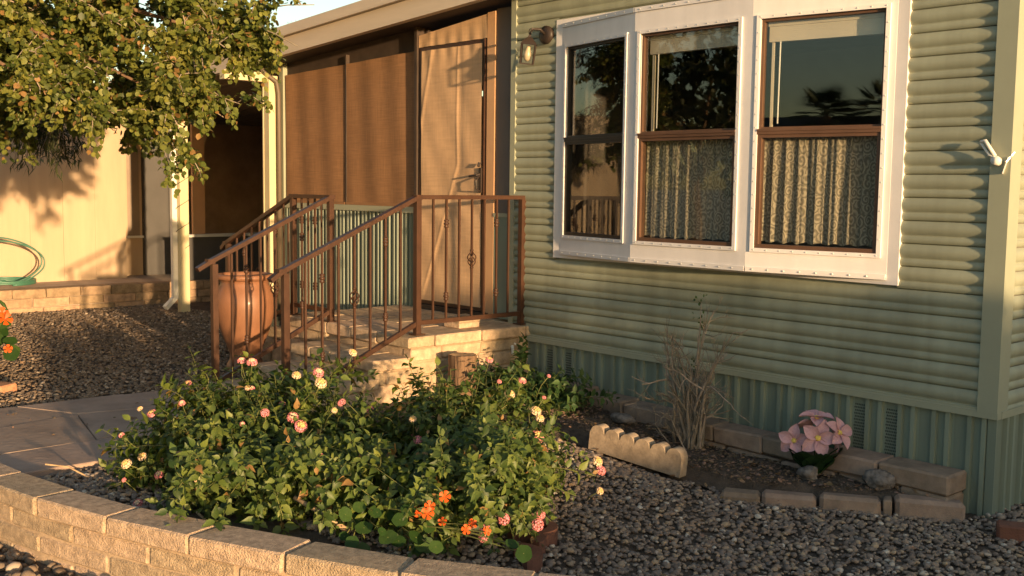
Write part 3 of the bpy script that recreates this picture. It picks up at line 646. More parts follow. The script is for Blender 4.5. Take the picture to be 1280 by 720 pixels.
# door
door = bpy.data.objects.new('door', None); col.objects.link(door); door.parent = porch; door['label'] = 'screen door covered with wrinkled tan canvas'
m = MB()
DX0, DX1, DZ0, DZ1 = -5.07, -4.173, .695, 2.880
m.b2(DX0, DX0 + .035, -.02, .03, DZ0, DZ1); m.b2(DX1 - .05, DX1, -.02, .03, DZ0, DZ1); m.b2(DX0 + .035, DX1 - .05, -.02, .03, DZ1 - .035, DZ1); m.b2(DX0 + .035, DX1 - .05, -.02, .03, DZ0, DZ0 + .035)
m.b2(DX1 - .032, DX1 - .020, -.032, -.02, DZ0, DZ1)
m.build('door_frame', M['brown_iron'], door)
nx, nz = 70, 120; P = np.zeros((nx, nz, 3))
for i in range(nx):
    for j in range(nz):
        u, w = i / (nx - 1), j / (nz - 1); x = DX0 + .04 + (DX1 - DX0 - .095) * u; z = DZ0 + .03 + (DZ1 - DZ0 - .06) * w
        xr = .62 + .02 * math.sin(w * 6); cre = (xr if w > .55 else xr - (.55 - w) * 1.15)
        d = u - cre; y = -.026 - .004 * math.exp(-(d / .016) ** 2) * (1 if w > .08 else w / .08) + .0035 * math.exp(-((d - .05) / .05) ** 2)
        y += .0035 * math.sin(u * 11 + w * 9) * math.sin(w * 13 + u * 5) + .003 * math.sin(u * 34) * math.exp(-((1 - w) / .05) ** 2) - .005 * math.exp(-((u * 1.2 + (1 - w) * .8 - .22) / .03) ** 2)
        y += .003 * math.sin(w * 60 + 12 * u) * math.exp(-((w - .36) / .05) ** 2)
        P[i, j] = (x, y, z)
m = MB(); m.grid(P); m.build('canvas', M['canvas'], door, True)
m = MB(); hx = DX1 - .052
m.b2(hx - .014, hx + .014, -.045, -.03, 1.66, 1.86); m.tube([(hx, -.04, 1.81), (hx - .005, -.075, 1.80), (hx - .09, -.08, 1.79)], .009, 8); m.tube([(hx, -.05, 1.90), (hx + .002, -.06, 1.87)], .012, 8); m.tube([(hx, -.042, 1.80), (hx, -.085, 1.76), (hx, -.085, 1.69), (hx, -.042, 1.67)], .007, 6); m.build('handle', M['dark_metal'], door)
m = MB(); m.b2(-5.085, -4.13, -.06, .03, .64, .690); m.build('threshold', M['dark_metal'], porch)
# canvas above the door and at the jamb
nx, nz = 40, 10; P = np.zeros((nx, nz, 3))
for i in range(nx):
    for j in range(nz):
        u, w = i / (nx - 1), j / (nz - 1); x = -5.08 + 1.0 * u; zt = 2.985 + (3.082 - 2.985) * u; z = 2.885 + (zt - 2.885) * w
        P[i, j] = (x, -.02 + .004 * math.sin(u * 40) * (1 - w) - .008 * math.exp(-((u - .17) / .02) ** 2), z)
m = MB(); m.grid(P); m.build('transom_canvas', M['canvas'], porch, True)
poly('jamb', [(DX1 + .004, .66), (-4.075, .66), (-4.075, 3.085), (DX1 + .004, 3.08)], -.024, .03, mat('jamb_paint', (.52, .31, .17), .7, .08, 4), porch)
m = MB(); m.b2(-4.072, -3.845, -.01, .03, .66, 3.10); m.build('return_panel', mat('grey_brown_panel', (.16, .13, .11), .8, .08, 2), porch)
m = MB(); m.b2(-4.07, -3.85, -.022, -.012, .66, 1.47); m.build('return_panel', M['skirt'], porch)
m = MB(); m.b2(-4.07, -3.85, -.03, -.012, 1.47, 1.50); m.build('return_cap', M['siding_trim'], porch)

# ------------------------------------------------------------------ patio roof with gutter and posts
pr_ = thing('patio_roof', 'sloping beige patio roof with gutter fascia reaching out from the green home', 'roof', (0, 0, 0))
def slopebox(name, x0, x1, y0, y1, b0, b1, matr, bend=0):
    m = MB(); v = []
    for x in (x0, x1):
        for y in (y0, y1):
            for b_ in (b0, b1): v.append((x, y, rz(x) + b_))
    m.add(v, [(0, 1, 3, 2), (4, 6, 7, 5), (0, 4, 5, 1), (2, 3, 7, 6), (0, 2, 6, 4), (1, 5, 7, 3)]); return m.build(name, matr, pr_)
slopebox('gutter', -13.5, -3.78, -.265, -.20, -.012, .150, M['fascia'])
slopebox('drip_edge', -13.5, -3.72, -.31, -.19, .152, .175, M['fascia'])
slopebox('fascia', -13.5, -3.80, -.235, -.19, .177, .275, M['fascia'])
slopebox('deck', -13.5, -3.85, -.19, 3.3, .03, .2, M['soffit'])
for i in range(9): slopebox('ceiling_board', -13.5, -7.8, .25 + i * .33, .55 + i * .33, .006, .028, M['soffit'])
slopebox('soffit_strip', -7.8, -3.85, -.19, .40, .0, .028, M['dark_wood'])
# cross beam and posts
def post(name, x, y, w, ztop, matr): m = MB(); m.b2(x - w / 2, x + w / 2, y - w / 2, y + w / 2, float(gz(x, y)) - .03, ztop); return m.build(name, matr, pr_)
post('post', -7.50, -.05, .10, 2.80, M['cream_post'])
m = MB(); m.b2(-7.575, -7.555, -.106, -.01, .25, 2.80); m.build('post_flange', M['cream_post'], pr_)
m = MB(); m.b2(-7.56, -7.46, -.58, -.105, 2.735, 2.825); m.build('cross_beam', M['cream_post'], pr_)
m = MB(); m.tube([(-7.45, -.2, 2.92), (-7.45, -.16, 2.83), (-7.42, -.03, 2.74), (-7.41, -.01, 2.62), (-7.41, -.01, .3)], .024, 8); m.build('downspout', mat('downspout_paint', (.13, .10, .07), .5, .06, 4), pr_, True)
post('post', -9.45, -.12, .105, rz(-9.45) - .01, M['cream_post'])
m = MB(); sx = -9.50; m.b2(sx - .03, sx + .03, -.235, -.176, .36, rz(-9.5)); m.bar((sx, -.206, .37), (sx + .03, -.34, .26), .06, .05); m.build('downspout', M['white_paint'], pr_)
m = MB(); m.tube([(-9.45 + .062 * math.cos(a_) * (1.25 if abs(math.cos(a_)) < .9 else 1), -.12 + .075 * math.sin(a_), .95 + a_ * .042) for a_ in np.linspace(0, 6.283 * 6.5, 110)], .0035, 4)
tag(m.build('string_of_lights_wire', M['dark_metal']), 'thin dark wire wound round the cream patio post', 'wire')

# ------------------------------------------------------------------ far patio wall, kerb and back room
fw = thing('patio_wall', 'cream panelled wall in sunlight behind the brick kerb', 'wall', (-11.4, 0, .47))
for i in range(13):
    m = MB(); y0 = -5.2 + i * .4; m.b2(-.04, 0 + (.0015 if i % 2 else 0), y0 + .001, y0 + .399, -.1, 2.35); m.build('panel', M['cream'], fw)
m = MB(); m.b2(-.10, -.04, -5.3, .0, -.4, 2.35); m.build('backing', M['cream'], fw)
m = MB(); m.b2(-.42, -.36, 0, .95, -.1, 2.35); m.b2(-.42, -.04, -.03, .0, -.1, 2.35); m.build('recess_wall', M['cream'], fw)
m = MB(); m.b2(-.36, -.30, .10, .145, -.1, 2.3); m.build('trim_board', M['cream'], fw)
m = MB(); m.b2(-.36, -.345, .16, .33, .52, 2.2); m.build('window_pane', mat('dusty_pane', (.28, .22, .17), .5, .1, 2), fw)
m = MB(); m.b2(-.36, -.29, .13, .36, .49, .52); m.build('window_sill', M['white_paint'], fw)
m = MB(); m.b2(-.36, -.30, .37, .92, -.05, 2.2); m.build('door', M['panel_grey'], fw)  # plain dark grey panel set in for a dark strip of wall
m = MB(); m.b2(.84, .90, .42, 2.7, -.0, .55); m.build('half_wall', M['panel_grey'], fw)
m = MB(); m.b2(.82, .96, .40, 2.7, .55, .585); m.build('sill', M['white_paint'], fw)
m = MB(); m.b2(-1.6, -1.55, .3, 3.2, -.1, 2.35); m.b2(-3.0, 3.7, 3.1, 3.15, -.3, 2.35); m.build('back_wall', M['porch_inner'], fw)
m = MB(); m.b2(.85, .89, .51, .675, .585, 2.3); m.build('screen_board', mat('orange_tan_board', (.52, .30, .16), .7, .06, 3), fw)
m = MB(); m.b2(-.3, 1.9, 3.04, 3.1, 1.35, 1.38); m.b2(-.2, 1.2, 3.04, 3.1, .72, .75); m.build('shelf', M['white_paint'], fw)
m = MB(); m.b2(-.3, .3, 3.03, 3.1, 1.75, 2.1); m.build('picture', mat('dim_picture', (.10, .085, .07), .6, .3, 4), fw)
kerb = thing('brick_kerb', 'raised kerb of tan bricks along the foot of the cream wall', 'kerb', (-10.4, 0, .2))
m = MB(); m.b2(-1.4, -.03, -5.2, 3, -.1, .255); m.build('slab', M['slab'], kerb)
for c in range(3):
    y = -5.2 + (.17 if c == 1 else 0)
    while y < 2.8:
        L_ = random.uniform(.36, .42)
        block('brick', -.12 if c < 2 else -.20, 0 if c < 2 else .012, y + .004, y + L_ - .004, -.04 + c * .102, .056 + c * .102 if c < 2 else .268, M['shaded_kerb_brick'], kerb, .006, .004); y += L_
# hose coil on the slab
m = MB(); pts_ = []
for i in range(90):
    a = i / 90 * 6.283 * 3; pts_.append((.30 * math.cos(a), .34 * math.sin(a), .02 + i * .0006))
m.tube(pts_, .013, 7)
lp = [(.20, .05, .04), (.18, .22, .10), (.17, .36, .22), (.16, .36, .36), (.15, .22, .48), (.14, .0, .56), (.13, -.2, .58)]
cr_ = []
for i in range(len(lp) - 1):
    for t in np.linspace(0, 1, 6)[:-1]:
        p0 = Vector(lp[max(i - 1, 0)]); p1 = Vector(lp[i]); p2 = Vector(lp[i + 1]); p3 = Vector(lp[min(i + 2, len(lp) - 1)])
        cr_.append(.5 * ((2 * p1) + (-p0 + p2) * t + (2 * p0 - 5 * p1 + 4 * p2 - p3) * t * t + (-p0 + 3 * p1 - 3 * p2 + p3) * t ** 3))
m.tube(cr_, .010, 7); m.tube([p + Vector((.04, .02, -.015 * i / 10)) for i, p in enumerate(cr_)], .010, 7)
ho = m.build('garden_hose', M['hose'], None, True); ho.location = (-11.05, -1.62, .472); tag(ho, 'coiled green garden hose with a raised loop by the cream wall', 'hose')

# ------------------------------------------------------------------ masonry landing and steps
st = thing('masonry_steps', 'buff masonry landing with steps and thick slab tops', 'steps', (-4.6, -.6, .2))
def SB(name, x0, x1, y0, y1, z0, z1, matr='brick', bev=.009): return block(name, x0 + 4.6, x1 + 4.6, y0 + .6, y1 + .6, z0 - .2, z1 - .2, M[matr], st, bev, .004)
m = MB()
for x0, x1, y0, y1, z1 in ((-5.28, -3.635, -1.12, .13, .57), (-4.70, -3.635, -1.42, -1.12, .44), (-4.70, -3.635, -1.74, -1.42, .31), (-5.6, -5.28, -1.1, .13, .44), (-5.92, -5.6, -1.1, .13, .31)): m.b2(x0 + 4.6, x1 + 4.6, y0 + .6, y1 + .6, -.1, z1 - .2)
m.build('mortar', M['mortar'], st)
def rowY(xf, th, y0, y1, z0, z1, L, off, nm='brick', sgn=1):
    y = y0 - off
    while y < y1 - .02:
        a, b_ = max(y, y0), min(y + L, y1)
        if b_ - a > .04: SB(nm, min(xf, xf - sgn * th), max(xf, xf - sgn * th), a + .004, b_ - .004, z0 + .004, z1 - .004)
        y += L
def rowX(yf, th, x0, x1, z0, z1, L, off, nm='brick'):
    x = x0 - off
    while x < x1 - .02:
        a, b_ = max(x, x0), min(x + L, x1)
        if b_ - a > .04: SB(nm, a + .004, b_ - .004, yf, yf + th, z0 + .004, z1 - .004)
        x += L
# +X face of the landing
for i, z in enumerate((.15, .255, .36)): rowY(-3.622, .1, -1.13, .0, z, z + .105, .37, .18 * (i % 2))
rowY(-3.62, .1, -1.13, .0, .465, .562, .37, .09)
# landing slabs
rowY(-3.595, .40, -1.17, .005, .562, .65, .44, .2, 'slab')
for xx in range(4): 
    x1_ = -4.0 - xx * .335
    for yy in range(3): SB('slab', x1_ - .331, x1_ - .004, -1.17 + yy * .435, -1.17 + yy * .435 + .431, .562, .648)
# -Y face of the landing beyond the flight
for i, z in enumerate((.15, .255, .36, .465)): rowX(-1.145, .1, -5.28, -4.70, z, z + .1, .3, .15 * (i % 2))
# front flight: blocks per step
for k, (yt, yf, zt) in enumerate(((-1.135, -1.46, .51), (-1.43, -1.79, .385), (-1.76, -2.22, .29))):
    rowX(yf, yt - yf + .02, -4.72, -3.60, zt - .085, zt, .28, .14 * (k % 2), 'step_block')
    rowX(yf + .02, .1, -4.70, -3.615, max(zt - .19, .12), zt - .087, .36, .1 * k)
    rowY(-3.618, .1, yf + .12, yt, max(zt - .19, .12), zt - .087, .3, .05)
# side flight toward -X
for k, (xt, xf, zt) in enumerate(((-5.27, -5.62, .51), (-5.60, -5.96, .385), (-5.94, -6.34, .29))):
    for j in range(4): SB('step_block', xf, xt + .02, -1.15 + j * .32, -1.15 + j * .32 + .314, zt - .085, zt)
    rowX(-1.13, .1, xf + .03, xt, .12, zt - .087, .3, .0)
# loose pavers stacked on the landing
for i, (z, dx, rr) in enumerate(((.651, 0, .03), (.694, .012, -.02))):
    V, F = hexbox([(x, y, zz) for x in (-.09, .09) for y in (-.10, .10) for zz in (0, .042)], .005, .002, i)
    m = MB(); m.add(V, F); o = m.build('paver', M['block']); o.location = (-3.83 + dx, -.50, z); o.rotation_euler = (0, 0, rr)
    tag(o, ['tan paver lying on the landing under the railing, lower of two', 'tan paver on top of another paver on the landing'][i], 'paver', 'pavers stacked on the landing')
# small white tap or clip on the landing side
c_ = MB(); c_.tube([(-3.612, -.18, .50), (-3.60, -.185, .49), (-3.60, -.18, .44)], .012, 8); c_.tube([(-3.612, -.16, .52), (-3.60, -.15, .51)], .007, 6)
tag(c_.build('wall_clip', M['white_paint']), 'tiny white clip fixed to the side of the landing', 'clip')

# ------------------------------------------------------------------ railings
def knuckle(parent, p, matr=None):
    m = MB(); m.lathe([(.010, -.032), (.018, -.026), (.018, -.018), (.011, -.012), (.019, -.006), (.022, 0), (.019, .006), (.011, .012), (.018, .018), (.018, .026), (.010, .032)], p, 8); return m.build('knuckle', M['brown_iron'], parent, True)
def basket(parent, p):
    m = MB()
    for k in range(4):
        pts = []
        for t in np.linspace(0, 1, 9):
            a = k * math.pi / 2 + t * math.pi * 1.2; r = .004 + .030 * math.sin(math.pi * t); pts.append((p[0] + r * math.cos(a), p[1] + r * math.sin(a), p[2] - .06 + .12 * t))
        m.tube(pts, .0045, 5)
    for dz in (-.065, .065): m.box((p[0], p[1], p[2] + dz), (.02, .02, .012))
    return m.build('basket', M['brown_iron'], parent, True)
def balusters(par, a, b, ta, tb, ba, bb, n, pattern, vert_shift=0):
    for i in range(n):
        t = (i + 1) / (n + 1); p = Vector(a) * (1 - t) + Vector(b) * t; zt = ta * (1 - t) + tb * t; zb = ba * (1 - t) + bb * t
        m = MB(); m.b2(p.x - .007, p.x + .007, p.y - .007, p.y + .007, zb, zt); o = m.build('baluster', M['brown_iron'], par)
        k = pattern[i % len(pattern)]; h = zt - zb
        if k == 'k': knuckle(o, (p.x, p.y, zt - h * .20)); knuckle(o, (p.x, p.y, zt - h * .80))
        if k == 'b': basket(o, (p.x, p.y, zt - h * .50))
PAT = 'pkpbpkp'
def rail_post(par, x, y, z0, z1): m = MB(); m.b2(x - .021, x + .021, y - .021, y + .021, z0, z1); m.box((x, y, z0 + .004), (.085, .085, .008)); return m.build('post', M['brown_iron'], par)
def top_rail(par, pts):
    m = MB()
    for a, b_ in zip(pts[:-1], pts[1:]): m.bar(a, b_, .052, .030)
    for p in pts[1:-1]: m.box(p, (.0555, .0555, .0335))
    return m.build('top_rail', M['brown_iron'], par)
def bottom_rail(par, a, b_): m = MB(); m.bar(a, b_, .03, .032); return m.build('bottom_rail', M['brown_iron'], par)
XA, XB, YT, YE = -3.682, -4.68, -1.03, -2.09
ra = thing('stair_railing', 'brown iron railing along the landing beside the green wall and down the steps', 'railing', (0, 0, 0), 'iron stair railings')
rail_post(ra, XA, -.03, .65, 1.615); rail_post(ra, XA, YT, .65, 1.615); rail_post(ra, XA, YE, .21, 1.135)
top_rail(ra, [(XA, .0, 1.63), (XA, YT, 1.63), (XA, YE - .03, 1.15), (XA, YE - .11, 1.095)])
bottom_rail(ra, (XA, -.03, .735), (XA, YT, .735)); bottom_rail(ra, (XA, YT, .735), (XA, YE, .275))
balusters(ra, (XA, -.05, 0), (XA, YT + .02, 0), 1.615, 1.615, .735, .735, 7, PAT)
balusters(ra, (XA, YT - .02, 0), (XA, YE + .02, 0), 1.612, 1.15, .735, .285, 7, PAT)
rb = thing('stair_railing', 'brown iron railing beside the terracotta urn, turning the corner of the landing', 'railing', (0, 0, 0), 'iron stair railings')
YB = -1.12; XC = -5.235; XE = -6.36
rail_post(rb, XB, YB, .65, 1.60); rail_post(rb, XB, YE, .21, 1.135); rail_post(rb, XC, YB, .65, 1.60); rail_post(rb, XE, YB, .21, 1.17)
top_rail(rb, [(XB, YE - .13, 1.10), (XB, YE - .03, 1.155), (XB, YB, 1.615), (XC, YB, 1.615), (XE - .03, YB, 1.18), (XE - .11, YB, 1.13)])
bottom_rail(rb, (XB, YB, .735), (XC, YB, .735)); bottom_rail(rb, (XB, YB, .735), (XB, YE, .275)); bottom_rail(rb, (XC, YB, .735), (XE, YB, .30))
balusters(rb, (XB, YB - .02, 0), (XB, YE + .02, 0), 1.60, 1.15, .735, .285, 7, PAT)
balusters(rb, (XB - .03, YB, 0), (XC + .03, YB, 0), 1.60, 1.60, .735, .735, 4, 'pkpk')
balusters(rb, (XC - .02, YB, 0), (XE + .02, YB, 0), 1.60, 1.18, .735, .31, 7, PAT)

# ------------------------------------------------------------------ urn, stump, edgings, borders
u_ = thing('terracotta_urn', 'large glazed terracotta urn standing behind the stair railing', 'urn', (-5.50, -1.42, .2))
m = MB(); m.lathe([(.15, 0), (.155, .02), (.145, .05), (.125, .09), (.125, .13), (.15, .20), (.19, .30), (.228, .42), (.245, .52), (.240, .60), (.215, .66), (.190, .70), (.192, .735), (.19, .735)], (0, 0, 0), 40); m.build('body', M['terracotta'], u_, True)
m = MB(); m.lathe([(.198, .732), (.232, .742), (.238, .76), (.232, .778), (.205, .782), (.195, .77), (.18, .70), (.17, .65)], (0, 0, 0), 40); m.build('rim', M['terracotta'], u_, True)
s_ = thing('tree_stump', 'short upright log with rough bark beside the landing', 'stump', (-3.37, -.86, .10))
m = MB(); n = 22; v = []; f = []
zs = np.linspace(0, .43, 7)
for z in zs:
    for k in range(n):
        a = k / n * 6.283; r = .095 * (1 + .07 * math.sin(a * 5) + .05 * math.sin(a * 11 + 1) + .03 * math.sin(z * 14 + a * 3)); v.append((r * math.cos(a), r * math.sin(a), z))
for i in range(6):
    for k in range(n): f.append((i * n + k, i * n + (k + 1) % n, (i + 1) * n + (k + 1) % n, (i + 1) * n + k))
m.add(v, f); m.build('bark', M['bark'], s_, True)
m = MB(); m.add([(p[0] * .98, p[1] * .98, .429 + .004 * math.sin(i * 2.1)) for i, p in enumerate(v[-n:])] + [(0, 0, .425)], [(k, (k + 1) % n, n) for k in range(n)]); m.build('cut_top', M['cutwood'], s_)
# scalloped edging block
def scallop(n, w, th, h, rad):
    pts = [(0, 0)]
    for i in range(n):
        for t in np.linspace(0, 1, 9): pts.append((i * w + w * t, h - .058 + .058 * math.sqrt(max(0, 1 - .985 * (2 * t - 1) ** 2)) - .004))
    pts.append((n * w, 0)); return pts
pp = scallop(6, .108, .075, .165, .05); m = MB(); n = len(pp)
# front and back outline with a bevelled front edge
v = [(x, -.0375, z) for x, z in pp] + [(x, .0375, z) for x, z in pp]
m.add(v, [tuple(range(n)), tuple(range(2 * n - 1, n - 1, -1))] + [(i, i + n, (i + 1) % n + n, (i + 1) % n) for i in range(n)])
se = m.build('scalloped_edging', mat('tan_edging_concrete', (.34, .265, .19), .95, .28, 18, .35, 90, bdist=.008)); se.location = (-2.06, -.90, .118); se.rotation_euler = (0, 0.10, math.atan2(.10, .64))
tag(se, 'tan scalloped concrete edging piece standing in the gravel', 'edging')
# block border along the wall
bb = thing('block_border', 'two courses of brown blocks along the foot of the green skirting', 'border', (-1.5, -.1, 0))
for c in range(2):
    x = -.125 - (.0 if c else .006)
    while x > -3.0:
        L_ = random.uniform(.36, .42) if not (c == 0 and x > -.2) else .28
        g_ = float(gz(x - .2, -.1)) * .45
        block('block', x - L_ + .008 + 1.5, x + 1.5, -.115 + random.uniform(-.008, .008), .09, c * .112 + .006 + g_ - (.0 if c else .06), c * .112 + .112 + g_, M['border_block'], bb, .012, .007); x -= L_
be = thing('bed_edging', 'row of brown blocks sunk at the front of the bed under the window', 'edging', (-.55, -.45, 0))
p0 = np.array([-.06, -.15]); p1 = np.array([-1.12, -.83]); d = (p1 - p0) / np.linalg.norm(p1 - p0); nn_ = np.array([-d[1], d[0]]); t = 0
for L_ in (.36, .055, .33, .30, .22):
    a = p0 + d * (t + .006); b_ = p0 + d * (t + L_ - .006); w_ = .055; zt = .095 - .04 * t
    C8 = []
    for q in (a - nn_ * w_, a + nn_ * w_, b_ - nn_ * w_, b_ + nn_ * w_): C8 += [(q[0] + .55, q[1] + .45, -.05), (q[0] + .55, q[1] + .45, zt)]
    V, F = hexbox(C8, .02 if L_ > .1 else .007, .006, t); mm2 = MB(); mm2.add(V, F); mm2.build('block', M['border_block'], be); t += L_
# curved red edging pieces near the block wall
for i, (x, y, a) in enumerate(((-1.02, -2.36, .2), (-.93, -2.52, 1.0), (-.80, -2.66, .6))):
    m = MB(); pts_o = [(.115 * math.cos(t), .115 * math.sin(t)) for t in np.linspace(-.9, 1.9, 12)]; pts_i = [(.068 * math.cos(t), .068 * math.sin(t)) for t in np.linspace(1.9, -.9, 12)]
    q = pts_o + pts_i; n = len(q); m.add([(x_, y_, -.05) for x_, y_ in q] + [(x_, y_, .045) for x_, y_ in q], [tuple(range(n - 1, -1, -1)), tuple(range(n, 2 * n))] + [(k, (k + 1) % n, (k + 1) % n + n, k + n) for k in range(n)])
    o = m.build('curved_edging', M['terra_edge']); o.location = (x, y, float(gz(x, y)) + .01); o.rotation_euler = (0, 0, a)
    tag(o, ['curved red edging piece nearest the lantana stems, tilted in the pebbles', 'curved red edging piece between two others beside the pebbles', 'curved red edging piece by the tan block wall'][i], 'edging', 'curved red edging pieces')
# loose stones
def rockobj(name, loc, s, matr, label, seed, cat='rock'):
    tv, tf = icosphere(2); r = np.random.default_rng(seed); k = r.normal(0, 1, (6, 3)); d_ = 1 + .17 * np.sin(tv @ k[0] * 2.2) + .13 * np.sin(tv @ k[1] * 4) + .08 * np.sin(tv @ k[2] * 7) + .05 * np.sin(tv @ k[3] * 12)
    o = link(name, np_mesh(name, tv * d_[:, None] * np.array(s), tf, matr)); o.location = loc; return tag(o, label, cat)
rockobj('rock', (-.50, -.24, .135), (.085, .06, .055), M['rock'], 'mottled grey rock lying on the bark by the end of the border', 3)
rockobj('rock', (-.86, -.38, .115), (.055, .045, .05), M['rock'], 'small grey rock at the foot of the pink silk flowers', 4)
rockobj('rock', (-2.25, -.40, .20), (.10, .05, .035), M['rock'], 'flat pale rock beside the dry shrub', 5)
rockobj('rock', (-1.46, -.62, .05), (.032, .03, .03), mat('brown_rock', (.22, .14, .10), .9, .2, 20), 'small brown rock beside the scalloped edging', 6)
block_ = MB(); V, F = hexbox([(x, y, z) for x in (-.1, .1) for y in (-.06, .06) for z in (-.03, .075)], .01, .004, 2); block_.add(V, F); o = block_.build('red_paver', M['terra_edge']); o.location = (.26, -.25, 0); o.rotation_euler = (0, 0, .5); tag(o, 'dark red paver in the pebbles by the corner of the home', 'paver')
V, F = hexbox([(x, y, z) for x in (-.14, .14) for y in (-.07, .07) for z in (-.03, .05)], .01, .005, 9); m = MB(); m.add(V, F); o = m.build('orange_brick', mat('orange_brick', (.40, .20, .11), .9, .2, 12, .4, 90)); o.location = (-5.72, -3.28, .21); o.rotation_euler = (0, 0, .4); tag(o, 'orange brick lying on the stone chips beside the path', 'brick')
# grassy weed straw near the wall
m = MB(); m.tube([(-3.0, -3.62, .2), (-3.02, -3.72, .27), (-3.03, -3.83, .30)], .004, 5); tag(m.build('dry_stalk', M['twig_pale']), 'single dry stalk leaning beside the block wall', 'stalk')

# ------------------------------------------------------------------ vegetation
LEAF_V = np.array([(0, 0, 0), (-.27, .26, .09), (0, .28, 0), (.27, .26, .09), (-.27, .52, .08), (0, .56, -.02), (.27, .52, .08), (-.12, .80, .0), (0, .82, -.07), (.12, .80, .0), (0, 1.04, -.17)], float)
LEAF_F = np.array([(0, 2, 1), (0, 3, 2), (1, 2, 5), (1, 5, 4), (2, 3, 6), (2, 6, 5), (4, 5, 8), (4, 8, 7), (5, 6, 9), (5, 9, 8), (7, 8, 10), (8, 9, 10)])
ROUND_V = np.array([(0, 0, 0), (-.36, .28, .05), (.36, .28, .05), (0, .45, -.02), (-.36, .66, .03), (.36, .66, .03), (0, 1.0, -.06)], float)
ROUND_F = np.array([(0, 3, 1), (0, 2, 3), (1, 3, 4), (2, 5, 3), (4, 3, 6), (3, 5, 6)])
NARROW_V = np.array([(0, 0, 0), (-.07, .35, 0), (.07, .35, 0), (0, 1, -.05)], float); NARROW_F = np.array([(0, 2, 1), (1, 2, 3)])
leaf_mesh = np_mesh('leaf', LEAF_V, LEAF_F, M['lantana_leaf'], True)

def unit(v): return v / (np.linalg.norm(v, axis=-1, keepdims=True) + 1e-9)
def bez(a, b, c, t): return (1 - t) ** 2 * a + 2 * t * (1 - t) * b + t * t * c

# lantana flower head: dome of small florets, pink outside, yellow or cream inside
def flower_head_mesh(name, inner, outer, seed, R=.020):
    R *= 1.12
    r = random.Random(seed); m = MB()
    for ring, (th, n) in enumerate(((0.0, 1), (.5, 6), (1.0, 11), (1.45, 14))):
        for k in range(n):
            a = k / n * 6.283 + ring * .4 + r.uniform(-.15, .15); d = Vector((math.sin(th) * math.cos(a), math.sin(th) * math.sin(a), math.cos(th)))
            c = d * R * (1 if ring < 3 else 1.1); c.z *= .75; t1 = d.orthogonal().normalized(); t2 = d.cross(t1); s = R * .30 * r.uniform(.85, 1.2); ph = r.uniform(0, 6)
            ring_v = [c + (t1 * math.cos(ph + q * 1.2566) + t2 * math.sin(ph + q * 1.2566)) * s + d * .0015 for q in range(5)]
            m.add(ring_v + [c - d * .002], [(q, (q + 1) % 5, 5) for q in range(5)], 0 if ring < (2 if outer is not inner else 4) else 1)
    return m.mesh(name, [inner, outer])
HEADS = [flower_head_mesh('flower_head', M['yellow'], M['pink'], 1, .021), flower_head_mesh('flower_head', M['cream_floret'], M['pink'], 2, .019), flower_head_mesh('flower_head', M['yellow'], M['cream_floret'], 3, .019), flower_head_mesh('flower_head', M['pink'], M['pink'], 4, .017)]

def to_mat(R, T, s): return Matrix(((R[0, 0] * s, R[0, 1] * s, R[0, 2] * s, T[0]), (R[1, 0] * s, R[1, 1] * s, R[1, 2] * s, T[1]), (R[2, 0] * s, R[2, 1] * s, R[2, 2] * s, T[2]), (0, 0, 0, 1)))

